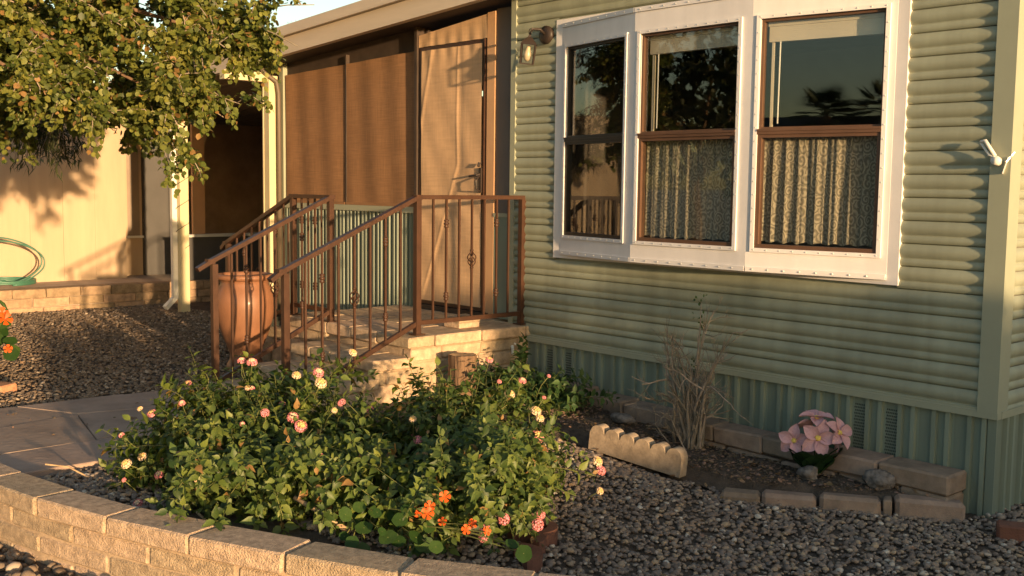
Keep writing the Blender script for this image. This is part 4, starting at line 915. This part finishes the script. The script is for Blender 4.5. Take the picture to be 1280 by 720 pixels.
def shrub(name, label, base, ax, tips, leafmat, L0, L1, nsingle, group=None, sides=4, seed=0, flowers=(), spacing=.032, stemr=.003, start=.3):
    """base (3), tips list of 3-D stem ends; opposite leaf pairs along arching stems and side shoots"""
    r = np.random.default_rng(seed); th = thing(name, label, 'shrub', tuple(base), group)
    base = np.array(base); LM = []; LT = []; LS = []; st_ = MB(); ring = []
    def stem(a, c, rad, s0, lsc):
        mid = (a + c) / 2 + np.array([0, 0, .25 * np.linalg.norm(c[:2] - a[:2])]) + r.normal(0, .03, 3)
        ts = np.linspace(0, 1, 7); P = np.array([bez(a, mid, c, t) for t in ts]); st_.tube(P - base, list(np.linspace(rad, rad * .45, 7)), 5)
        Ln = np.linalg.norm(np.diff(P, axis=0), axis=1).sum(); n = max(2, int(Ln * (1 - s0) / spacing)); ph = r.uniform(0, 3.14)
        for i in range(n):
            t = s0 + (1 - s0) * (i + .5) / n; p = bez(a, mid, c, t); d = unit(bez(a, mid, c, min(t + .03, 1)) - bez(a, mid, c, t - .03))
            s = np.cross(d, [.3, .1, 1.]); s = unit(s); u = np.cross(s, d); ang = ph + i * 1.57 + r.normal(0, .25)
            for sg in (-1, 1):
                side = (s * math.cos(ang) + u * math.sin(ang)) * sg
                fw = unit(side * .9 + d * (.35 + .5 * (t > .93)) + np.array([0, 0, -.12]) + r.normal(0, .16, 3))
                nm = d * .8 + np.array([0, 0, .75]) + side * .1 + r.normal(0, .25, 3)
                LM.append(frames(fw[None], nm[None])[0]); LT.append(p + side * .006); LS.append((L0 + (L1 - L0) * r.random()) * lsc * (.55 if t > .95 else 1))
        return mid
    for tip in tips:
        tip = np.array(tip); a = base + np.array([r.normal(0, ax[0] * .25), r.normal(0, ax[1] * .25), 0]); mid = stem(a, tip, stemr, start, 1)
        for k in range(sides):
            t = r.uniform(.35, .9); p = bez(a, mid, tip, t); out = unit(p - base + np.array([0, 0, .12]) + r.normal(0, .22, 3)); stem(p, p + out * r.uniform(.07, .17) + np.array([0, 0, .02]), stemr * .6, .15, .85)
    LM = np.array(LM); LT = np.array(LT); LS = np.array(LS)
    tag(st_.build('stems', M['stem'], th, True), kind='stuff')
    # leaves that show largest: outermost towards the viewer side of the bush
    score = (LT - base) @ unit(CAM - base) + .25 * (LT[:, 2] - base[2]) + LS * 2
    order = np.argsort(-score); single = order[:nsingle * 3][::3] if nsingle else []; mask = np.ones(len(LT), bool); mask[single] = False
    lm = leaf_mesh if leafmat is M['lantana_leaf'] else np_mesh('leaf', LEAF_V, LEAF_F, leafmat, True)
    for i in single: link('leaf', lm, th, to_mat(LM[i], LT[i] - base, LS[i]))
    V, F = scatter(LEAF_V, LEAF_F, LM[mask] * LS[mask][:, None, None], LT[mask] - base)
    tag(link('foliage', np_mesh('foliage', V, F, leafmat, True), th), kind='stuff')
    fs = MB()
    for (P, kind, sc) in flowers:
        P = np.array(P); d = unit(np.array([P[0] - base[0], P[1] - base[1], .35]) * .6 + unit(CAM - P) * .35 + np.array([0, 0, .35])); root = P - d * .13 + r.normal(0, .015, 3); fs.tube([root - base, (P + root) / 2 - base + r.normal(0, .006, 3), P - d * .006 - base], [.003, .0022, .002], 5)
        R_ = frames(np.cross(d, r.normal(0, 1, 3))[None], d[None])[0]; link('flower_head', HEADS[kind], th, to_mat(R_, P - base, sc))
    if flowers: tag(fs.build('flower_stalks', M['stem'], th, True), kind='stuff')
    return th

def hull_tips(c, rx, ry, rz_, n, seed, ang, zmin=-.1, low=.0):
    """points on the upper half of an uneven ellipsoid whose long axis lies along angle ang"""
    r = np.random.default_rng(seed); out = []
    ca, sa = math.cos(ang), math.sin(ang)
    while len(out) < n:
        v = unit(r.normal(0, 1, 3))
        if v[2] < zmin: continue
        k = 1 + .16 * math.sin(v[0] * 5 + seed) * math.cos(v[1] * 4) + r.normal(0, .09)
        if r.random() < .3: k *= r.uniform(.6, .9)
        x, y, z = v[0] * rx * k, v[1] * ry * k, max(v[2] * rz_ * k, .03)
        out.append((c[0] + ca * x - sa * y, c[1] + sa * x + ca * y, c[2] + z))
    return out
AIM = math.atan2(CR[1], CR[0])
def sprigs(c, rx, ry, rz_, n, seed):
    return [(p[0], p[1], p[2]) for p in hull_tips(c, rx, ry, rz_, n, seed, AIM, .45)]
def fl(lst, d0): return [(at(px, py, d0 + dd), k, s) for px, py, k, s, dd in lst]
c1 = np.array([-2.47, -2.98, .19]); c2 = np.array([-1.72, -2.26, .13])
rlow = random.Random(15)
def bloom(c, rx, ry, rz_, n, seed):
    out = []; r_ = random.Random(seed)
    for p in hull_tips(c, rx, ry, rz_, n * 3, seed, AIM, .0):
        p = np.array(p)
        if (p - c) @ (CAM - c) > 0 and len(out) < n: out.append((p, r_.choice((0, 1, 2, 3, 0, 1)), r_.uniform(.55, 1.05)))
    return out
t1 = hull_tips(c1, .70, .56, .50, 165, 11, AIM, -.25) + [tuple(at(px, py, d)) for px, py, d in ((175, 560, 5.75), (195, 525, 5.9), (165, 590, 5.6), (265, 505, 6.1), (310, 455, 6.3), (355, 470, 6.3), (430, 450, 6.2), (300, 480, 6.2), (470, 470, 6.3), (250, 640, 4.95), (180, 610, 5.3), (215, 640, 5.0), (270, 650, 4.85), (330, 640, 4.8), (300, 630, 4.9), (360, 650, 4.75), (230, 620, 5.1), (400, 640, 4.75), (430, 620, 4.8), (200, 600, 5.3))] + [tuple(at(rlow.uniform(215, 560), rlow.uniform(600, 690), rlow.uniform(4.45, 4.95))) for _ in range(62)] + sprigs(c1, .70, .58, .58, 26, 91)
f1 = bloom(c1, .78, .64, .58, 12, 5) + fl(((227, 533, 1, 1.0, .05), (262, 518, 0, .8, .2), (302, 451, 1, .9, .3), (315, 453, 1, 1.1, .25), (366, 522, 1, 1.1, -.2), (376, 533, 0, 1.1, -.25), (370, 576, 0, 1.2, -.45), (397, 574, 0, 1.2, -.45), (385, 573, 2, .8, -.4), (383, 560, 2, .5, -.4), (401, 479, 2, 1.2, .0), (398, 466, 1, 1.1, .05), (158, 580, 2, 1.0, -.2), (152, 544, 1, .6, 0), (178, 571, 2, .9, -.1), (190, 517, 0, .9, .1), (175, 511, 2, .6, .15), (441, 441, 2, .9, .2), (310, 485, 2, .7, .15), (418, 513, 2, .6, -.2), (303, 530, 1, .5, -.2), (155, 600, 3, .5, -.3), (245, 600, 2, .4, -.5)), 5.35)
shrub('lantana', 'leafy lantana bush with pink and yellow flower heads above the block wall beside the path', c1, (.6, .45), t1, M['lantana_leaf'], .030, .072, 150, 'lantana bushes', sides=5, seed=21, flowers=f1)
t2 = hull_tips(c2, .60, .52, .53, 150, 12, AIM, -.25) + [tuple(at(px, py, d)) for px, py, d in ((745, 595, 5.0), (720, 620, 5.0), (735, 570, 5.3), (700, 600, 5.1), (690, 560, 5.4), (660, 480, 6.0), (640, 480, 6.0), (520, 470, 6.3), (560, 490, 6.1), (690, 500, 6.0), (600, 640, 4.8), (640, 640, 4.7), (580, 660, 4.7), (660, 620, 4.8), (560, 620, 4.9))] + [tuple(at(rlow.uniform(480, 690), rlow.uniform(560, 700), rlow.uniform(4.2, 4.9))) for _ in range(62)] + sprigs(c2, .62, .55, .60, 24, 92)
f2 = bloom(c2, .68, .60, .60, 16, 6) + fl(((637, 493, 2, 1.1, .2), (624, 477, 3, .6, .3), (670, 514, 2, 1.1, .1), (675, 523, 2, .9, .1), (672, 546, 0, 1.2, -.1), (678, 564, 3, 1.2, -.15), (637, 601, 2, 1.1, -.55), (648, 605, 2, 1.0, -.55), (747, 577, 2, 1.0, -.25), (751, 588, 3, 1.1, -.25), (630, 649, 3, 1.1, -.8), (672, 656, 3, 1.2, -.7), (676, 643, 3, .9, -.7), (605, 658, 3, 1.1, -.85), (604, 672, 3, .9, -.85), (750, 614, 2, .7, -.4), (516, 524, 2, .7, -.2), (680, 497, 3, .5, .2), (686, 470, 3, .5, .3)), 5.3)
shrub('lantana', 'leafy lantana bush with pink flower heads spreading over the grey pebbles', c2, (.5, .4), t2, M['lantana_leaf'], .030, .070, 140, 'lantana bushes', sides=5, seed=22, flowers=f2)
# dim green plant in the shade of the house
c3 = np.array([-3.05, -.62, .15])
shrub('shade_plant', 'low dark green leafy plant between the landing and the dry shrub', c3, (.5, .3), hull_tips(c3, .62, .38, .25, 60, 31, .1) + [(-3.4, -.25, .50), (-2.6, -.4, .42), (-2.35, -.35, .30), (-2.5, -.55, .28)], M['shade_leaf'], .045, .075, 60, None, sides=3, seed=33)
# thick woody branches showing under the lantana
for P, R_, lab in (([at(368, 622, 4.75), at(400, 640, 4.7), at(432, 662, 4.65)], [.010, .012, .012], 'pale bare woody branch slanting under the lantana leaves'), ([at(246, 640, 4.9), at(262, 655, 4.85)], [.006, .006], 'thin pale twig touching the block wall under the lantana')):
    m = MB(); m.tube(P, R_, 7); tag(m.build('bare_branch', M['twig_pale'], None, True), lab, 'branch')

# nasturtiums: round leaves on thin stalks and orange flowers
def round_leaf(n=14):
    m = MB(); v = [(0, 0, .0)]
    for r_, z in ((.5, .035), (1., .06)):
        for k in range(n): a = k / n * 6.283; q = r_ * (1 + .06 * math.sin(a * 5)); v.append((q * math.cos(a), q * math.sin(a), z + .03 * math.sin(a * 3) * r_))
    f = [(0, 1 + k, 1 + (k + 1) % n) for k in range(n)] + [(1 + k, 1 + n + k, 1 + n + (k + 1) % n, 1 + (k + 1) % n) for k in range(n)]
    m.add(v, f); return m.mesh('leaf', M['nast_leaf'], True)
NL = round_leaf()
def nflower():
    m = MB()
    for k in range(5):
        a = k * 1.2566; d = Vector((math.cos(a), math.sin(a), .35)).normalized(); s = Vector((-math.sin(a), math.cos(a), 0))
        v = [Vector((0, 0, -.1)), d * .45 - s * .2, d * .45 + s * .2, d * .95 - s * .42 + Vector((0, 0, -.08)), d * 1.12, d * .95 + s * .42 + Vector((0, 0, -.08)), d * .72 + Vector((0, 0, .08))]
        m.add(v, [(0, 1, 6, 2), (1, 3, 4, 6), (2, 6, 4, 5)])
    return m.mesh('flower', M['orange'], True)
NF = nflower()
def nasturtium(label, base, leaves, flowers, seed):
    r = np.random.default_rng(seed); th = thing('nasturtium', label, 'plant', tuple(base), 'nasturtium plants'); base = np.array(base); s = MB()
    for P, size in leaves:
        P = np.array(P); nm = unit(unit(CAM - P) * .5 + np.array([.3, -.1, .7]) + r.normal(0, .3, 3)); R_ = frames(np.cross(nm, r.normal(0, 1, 3))[None], nm[None])[0]
        link('leaf', NL, th, to_mat(R_, P - base, size)); q = base + r.normal(0, .03, 3) * [1, 1, 0]; s.tube([q - base, (P + q) / 2 - base + [0, 0, .05], P - base], .0025, 5)
    for P, size in flowers:
        P = np.array(P); nm = unit(unit(CAM - P) + np.array([.2, 0, .3]) + r.normal(0, .25, 3)); R_ = frames(np.cross(nm, r.normal(0, 1, 3))[None], nm[None])[0]
        link('flower', NF, th, to_mat(R_, P - base, size)); q = base + r.normal(0, .03, 3) * [1, 1, 0]; s.tube([q - base, (P + q) / 2 - base, P - nm * .01 - base], .0025, 5)
    tag(s.build('stalks', M['stem'], th, True), kind='stuff')
rn = random.Random(5)
lv = [(at(px, py, d), s) for px, py, d, s in ((455, 660, 4.5, .038), (485, 672, 4.42, .040), (500, 650, 4.5, .034), (520, 672, 4.38, .036), (440, 678, 4.45, .030), (545, 684, 4.28, .030), (655, 692, 4.12, .034), (640, 680, 4.2, .028), (470, 640, 4.6, .034))]
lv += [(at(rn.uniform(430, 560), rn.uniform(630, 690), rn.uniform(4.4, 4.75)), rn.uniform(.020, .034)) for _ in range(26)]
nasturtium('nasturtium with round green leaves and orange red flowers behind the block wall', (-1.72, -2.85, .13), lv, [(at(px, py, d), s) for px, py, d, s in ((556, 621, 4.35, .024), (534, 642, 4.28, .026), (537, 633, 4.3, .022), (582, 662, 4.22, .020), (608, 664, 4.18, .018), (521, 640, 4.45, .022), (553, 652, 4.4, .018), (590, 655, 4.3, .02))], 41)
lv = [(at(rn.uniform(-70, 16), rn.uniform(395, 445), rn.uniform(7.6, 8.1)), rn.uniform(.04, .07)) for _ in range(34)]
nasturtium('nasturtium clump with an orange flower standing on the brown stone chips', (-7.0, -3.15, .2), lv, [(at(6, 399, 7.6), .05), (at(2, 392, 7.65), .045), (at(-30, 400, 7.6), .05), (at(10, 436, 7.6), .03)], 42)
m = MB(); P = [at(-6, 372, 7.7), at(4, 380, 7.7), at(13, 395, 7.7)]; m.tube(P, [.006, .014, .003], 5); tag(m.build('blade_leaf', M['nast_leaf'], None, True), 'single curved green blade over the orange nasturtium', 'leaf')

# dry shrub in the bed
ds_scale = (.72, .72, 1.0)
ds = thing('dry_shrub', 'half dead shrub of bare grey twigs in front of the green skirting', 'shrub', (-1.72, -.36, .09)); r = np.random.default_rng(9)
m = MB(); tw = MB(); lf = []
def grow(p, d, L, rad, lev):
    q = [p]; dd = d.copy()
    for i in range(4):
        dd = unit(dd + r.normal(0, .16, 3) + np.array([0, 0, .05])); q.append(q[-1] + dd * L / 4)
    (m if lev < 1 else tw).tube(q, list(np.linspace(rad, rad * .5, 5)), 6 if lev < 1 else 4)
    if lev < 3:
        for k in range(r.integers(2, 5)):
            t = r.integers(1, 5); grow(q[t], unit(dd + r.normal(0, .5, 3)), L * r.uniform(.35, .65), rad * .5, lev + 1)
    if lev == 0: return q[-1]
for k in range(28):
    a = r.uniform(0, 6.28); grow(np.array([r.normal(0, .05), r.normal(0, .03), 0]), unit(np.array([math.cos(a) * .20, math.sin(a) * .16, 1])), r.uniform(.2, .58), r.uniform(.009, .020), 0)
for k in range(15):
    a = r.uniform(0, 6.28); grow(np.array([r.normal(0, .08), r.normal(0, .05), 0]), unit(np.array([math.cos(a) * .8, math.sin(a) * .5, .75])), r.uniform(.12, .26), .006, 1)
q = [np.array([.0, .02, .2]), np.array([.02, .02, .55]), np.array([.04, .03, .75]), np.array([.05, .02, .93])]; m.tube(q, [.013, .011, .007, .003], 6)
m.build('stems', M['twig'], ds, True)
for k in range(16):  # long curved dry straws
    a = r.uniform(0, 6.28); L_ = r.uniform(.2, .42); p = np.array([0, 0, .12]); tw.tube([p, p + [math.cos(a) * L_ * .4, math.sin(a) * L_ * .3, L_ * .7], p + [math.cos(a) * L_, math.sin(a) * L_ * .5, L_ * .55]], [.002, .0016, .001], 4)
tag(tw.build('twigs', M['twig'], ds), kind='stuff')
LT = []; 
for c_, n_, s_ in (((.05, .02, .95), 14, .03), ((.05, .03, .80), 22, .03), ((.0, .02, .52), 16, .03), ((-.2, 0, .28), 5, .02)):
    for k in range(n_): LT.append(np.array(c_) + r.normal(0, s_, 3))
LT = np.array(LT); fwd = unit(r.normal(0, 1, LT.shape) + [0, 0, .4]); V, F = scatter(ROUND_V, ROUND_F, frames(fwd, r.normal(0, 1, LT.shape) + [0, 0, 1]) * .022, LT)
tag(link('leaves', np_mesh('leaves', V, F, M['shade_leaf'], True), ds), kind='stuff')

ds.scale = ds_scale

# pink silk flowers
sf = thing('silk_flowers', 'bunch of pink silk flowers with dark leaves in the bed under the window', 'flowers', (-.90, -.27, .09))
def petal_mesh():
    m = MB(); n = 7; P = np.zeros((n, 7, 3))
    for i in range(n):
        t = i / (n - 1); w = .35 * math.sin(math.pi * min(1, .06 + t * .935)) ** .9
        for j in range(7):
            s = j / 3 - 1; P[i, j] = (s * w, t, .10 + .22 * math.sin(t * 2.2) - .12 * t * t + .16 * s * s * (1 - t * .5) + .02 * math.sin(s * 7 + t * 4))
    m.grid(P); return m.mesh('petal', M['silk_pink'], True)
PM = petal_mesh()
cm = MB(); cm.lathe([(.16, .12), (.17, .2), (.12, .27), (.05, .3)], (0, 0, 0), 12); CM = cm.mesh('centre', M['silk_yellow'], True)
def silk(loc, d, size, seed):
    r = random.Random(seed); f = bpy.data.objects.new('flower', None); col.objects.link(f); f.parent = sf
    d = unit(np.array(d, float)); R_ = frames(np.cross(d, [.3, .5, .8])[None], d[None])[0]; f.matrix_local = to_mat(R_, np.array(loc) * [.66, .66, .95], size * 1.18)
    for k in range(5):
        link('petal', PM, f, Matrix.Rotation(k * 1.2566 + r.uniform(-.12, .12), 4, 'Z') @ Matrix.Rotation(r.uniform(-.2, .2), 4, 'X'))
    link('centre', CM, f)
tocam = unit(CAM - np.array([-.93, -.16, .3]))
silk((.06, -.05, .235), tocam + np.array([.15, 0, -.05]), .095, 1); silk((-.12, -.11, .20), tocam + np.array([-.35, -.1, .0]), .085, 2); silk((.0, .02, .325), np.array([.1, -.1, 1]), .09, 3)
silk((.17, .08, .26), np.array([.9, -.05, .5]), .085, 4); silk((-.04, .0, .27), np.array([-.5, .1, .7]), .085, 5); silk((.10, .10, .21), np.array([.6, .6, .1]), .08, 6)
for k in range(9):
    a = k * .7; m = MB(); n = 6; P = np.zeros((n, 3, 3)); d = np.array([math.cos(a), math.sin(a)]); s = np.array([-d[1], d[0]])
    for i in range(n):
        t = i / (n - 1); w = .095 * math.sin(math.pi * (.1 + .85 * t))
        for j in (-1, 0, 1): q = d * (.03 + .13 * t ** 1.3) + s * j * w; P[i, j + 1] = (q[0], q[1], .0 + .15 * t ** .8 + .01 * abs(j))
    m.grid(P); m.build('leaf', M['silk_leaf'], sf, True)
m = MB()
for q in ((.06, -.05, .22), (-.12, -.11, .19), (0, .02, .31), (.16, .08, .25)): m.tube([(0, 0, 0), (q[0] * .4, q[1] * .4, q[2] * .45), (q[0] * .75, q[1] * .75, q[2] * .66)], .004, 5)
m.build('stems', M['silk_leaf'], sf)

# main tree: trunk off to the left, crown hanging into the view
def tree(name, label, base, fork, clusters, leafV, leafF, leafmat, lsize, per, spread, seed, trunk_r=.13, droop=.3, group=None, twigmat=None):
    r = np.random.default_rng(seed); th = thing(name, label, 'tree', tuple(base), group); base = np.array(base); fork = np.array(fork)
    tr = MB(); q = [base + (fork - base) * t + np.array([.06 * math.sin(t * 5), .05 * math.cos(t * 4), 0]) * (t > 0) for t in np.linspace(0, 1, 7)]; tr.tube([p - base for p in q], list(np.linspace(trunk_r, trunk_r * .62, 7)), 10); tr.build('trunk', M['bark'], th, True)
    lb = MB(); tw = MB(); cl = np.array([c[:3] for c in clusters]); k = min(40, max(9, len(cl) // 9))
    cen = cl[r.choice(len(cl), k, replace=False)]
    for _ in range(6):
        d = np.linalg.norm(cl[:, None] - cen[None], axis=2); own = d.argmin(1); cen = np.array([cl[own == i].mean(0) if (own == i).any() else cen[i] for i in range(k)])
    T = []; FW = []
    for i in range(k):
        b = cen[i] * .93 + fork * .07; lb.tube([p - base for p in (fork - [0, 0, .1], fork * .6 + b * .4 + [0, 0, .22] + r.normal(0, .08, 3), fork * .25 + b * .75 + [0, 0, .12] + r.normal(0, .06, 3), b)], [trunk_r * .3, trunk_r * .2, trunk_r * .13, trunk_r * .07], 7)
        for c in cl[own == i]:
            mid = (b + c) / 2 + np.array([0, 0, .10]) + r.normal(0, .05, 3); ts = np.linspace(0, 1, 6); P = np.array([bez(b, mid, c, t) for t in ts]); tw.tube(P - base, list(np.linspace(.008, .003, 6)), 5)
            for _ in range(5):
                t0 = r.uniform(.45, 1); p = bez(b, mid, c, t0); d = unit(r.normal(0, 1, 3) + np.array([0, 0, -droop])); L = r.uniform(.5, 1.2) * spread; e = p + d * L + np.array([0, 0, -.25 * L * droop]); m2 = (p + e) / 2 + np.array([0, 0, .06]); tw.tube([p - base, m2 - base, e - base], [.005, .004, .002], 4)
                n = max(4, per // 5)
                tt = r.uniform(.1, 1.15, n)[:, None]; pos = bez(p, m2, e, tt) + r.normal(0, .022, (n, 3)); T.append(pos); FW.append(unit(d + r.normal(0, .75, (n, 3)) + np.array([0, 0, -.35])))
    tag(lb.build('limbs', M['bark'], th, True)); tag(tw.build('twigs', twigmat or M['twig'], th, True), kind='stuff')
    T = np.concatenate(T); FW = np.concatenate(FW); sz = lsize * r.uniform(.6, 1.25, len(T))
    V, F = scatter(leafV, leafF, frames(FW, r.normal(0, .7, T.shape) + [.2, -.2, .8]) * sz[:, None, None], T - base)
    tag(link('crown', np_mesh('crown', V, F, leafmat, True), th), kind='stuff'); return th
rr = np.random.default_rng(77); cl = []
yR = [-300, 0, 30, 60, 80, 110, 140, 165, 190, 215, 235]; xR = [320, 312, 322, 308, 280, 268, 252, 240, 236, 236, 225]
xB = [-400, 0, 60, 110, 140, 165, 185, 205, 245, 262]; yB = [190, 178, 166, 150, 150, 165, 190, 212, 212, 165]
while len(cl) < 520:
    px, py = rr.uniform(-330, 340), rr.uniform(-260, 235)
    if px > np.interp(py, yR, xR) - 8 or py > np.interp(px, xB, yB): continue
    if (px < -40 or py < -40) and rr.random() < .55: continue
    cl.append(at(px, py, rr.uniform(6.9, 9.3)))
for px, py, d in ((372, 58, 7.2), (355, 45, 7.3), (393, 6, 7.1), (345, 70, 7.4), (335, 85, 7.5), (322, 20, 7.6), (250, 215, 7.3), (215, 222, 7.3), (285, 150, 7.5), (300, 130, 7.5), (310, 95, 7.4)): cl.append(at(px, py, d))
tree('shade_tree', 'broad leafed tree with golden green foliage hanging over the stone chips', (-8.6, -5.4, .15), (-8.0, -4.9, 3.5), cl, ROUND_V, ROUND_F, M['tree_leaf'], .045, 260, .185, 51)
cl = [at(rr.uniform(20, 110), rr.uniform(120, 175), rr.uniform(9.6, 10.4)) for _ in range(16)] + [at(rr.uniform(-250, 20), rr.uniform(-100, 150), rr.uniform(9.6, 11)) for _ in range(20)]
tree('willow_tree', 'drooping narrow leafed branches hanging dark before the cream wall', (-10.4, -6.2, .1), (-9.9, -5.6, 3.6), cl, NARROW_V, NARROW_F, M['dark_leaf'], .10, 120, .26, 52, .1, droop=1.6)

# palms
def palm(label, x, y, h, seed, z0=-.12, R=1.5):
    r = np.random.default_rng(seed); th = thing('palm_tree', label, 'palm', (x, y, z0), 'palm trees'); m = MB(); m.tube([(0, 0, 0), (.1, .05, h * .5), (.0, 0, h)], [.28, .2, .18], 9); m.build('trunk', M['bark'], th, True)
    V = []; F = []
    for k in range(34):
        a = r.uniform(0, 6.283); el = r.uniform(-.5, 1.3); d = np.array([math.cos(a) * math.cos(el), math.sin(a) * math.cos(el), math.sin(el)]); s = np.array([-math.sin(a), math.cos(a), 0]); c = np.array([0, 0, h]) + d * R * .45
        for i in range(15):
            b = (i / 14 - .5) * 2.2; tip = c + (d * math.cos(b) + s * math.sin(b)) * R * .62 + np.array([0, 0, -.12 * R]); w = np.cross(d, s) * .02 + s * math.cos(b) * .035
            o = len(V); V += [c - w, c + w, tip]; F.append((o, o + 1, o + 2))
        o = len(V); V += [np.array([0, 0, h]) - s * .03, np.array([0, 0, h]) + s * .03, c]; F.append((o, o + 1, o + 2))
    link('crown', np_mesh('crown', np.array(V), np.array(F), M['palm']), th)
palm('fan palm showing only its frond tips above the patio roof', -21.0, 8.6, 4.45, 61)
palm('tall fan palm across the street with a full crown', -6.6, -29, 4.15, 62, R=1.25); palm('fan palm across the street beside the low house', -4.9, -30, 4.3, 63, R=1.3)
# what the window mirrors: low house and dense trees across the street
hs = thing('far_house', 'low house with dark roof across the street', 'house', (-2, -30, -.1))
m = MB(); m.b2(-14, 14, -4, 4, 0, 2.6); m.build('wall', M['far_wall'], hs)
m = MB(); m.add([(-15, -5, 2.6), (15, -5, 2.6), (15, 5, 2.6), (-15, 5, 2.6), (-15, 0, 4.2), (15, 0, 4.2)], [(0, 1, 5, 4), (2, 3, 4, 5), (0, 4, 3), (1, 2, 5), (0, 3, 2, 1)]); m.build('roof', M['roof_far'], hs)
for i in range(4): m = MB(); m.b2(-11 + i * 6, -9.5 + i * 6, 3.98, 4.03, 1, 2.2); m.build('window', M['glass'], hs)
def bigtree(label, x, y, h, R, seed):
    r = np.random.default_rng(seed); c = [np.array([x, y, h]) + unit(r.normal(0, 1, 3)) * np.array([R, R, R * .75]) * r.uniform(.3, 1) for _ in range(90)]
    tree('street_tree', label, (x, y, -.1), (x, y, h - R * .5), c, ROUND_V, ROUND_F, M['dark_leaf'], .16, 60, .5, seed, .2, .2, 'trees across the street')
bigtree('dense dark tree across the street from the bow window', -13.0, -14.0, 3.6, 3.2, 71)
bigtree('dense dark tree further up the street', -19.5, -19.5, 4.0, 3.6, 72)
# stepped blocker added out of view to shade the lower house wall and pebbles
nw = thing('shade_blocker', 'unseen stepped block wall added on the sunny side to shade the yard', 'wall', (8, 0, 0))
m = MB(); m.b2(0, .2, -2.75, 14, -.1, 1.62); m.b2(0.005, .195, -4.75, -2.75, -.1, .93); m.build('wall', M['block'], nw)
rg = np.random.default_rng(88); n = 7000; T = np.stack([rg.normal(.1, .16, n), rg.uniform(-2.75, 12, n), 1.6 + .22 * rg.random(n) ** 1.5], -1); T[:, 2] += .05 * np.sin(T[:, 1] * 2.3) + .04 * np.sin(T[:, 1] * 5.1)
V, F = scatter(ROUND_V, ROUND_F, frames(unit(rg.normal(0, 1, T.shape)), rg.normal(0, 1, T.shape)) * .09, T)  # unseen leaves added on the blocker to break up its shadow edge
cr = thing('blocker_leaves', 'leaf scatter added along the blocker top to roughen its shadow edge', 'plant', (8, 0, 0)); tag(link('foliage', np_mesh('foliage', V, F, M['shade_leaf'], True), cr), kind='stuff')
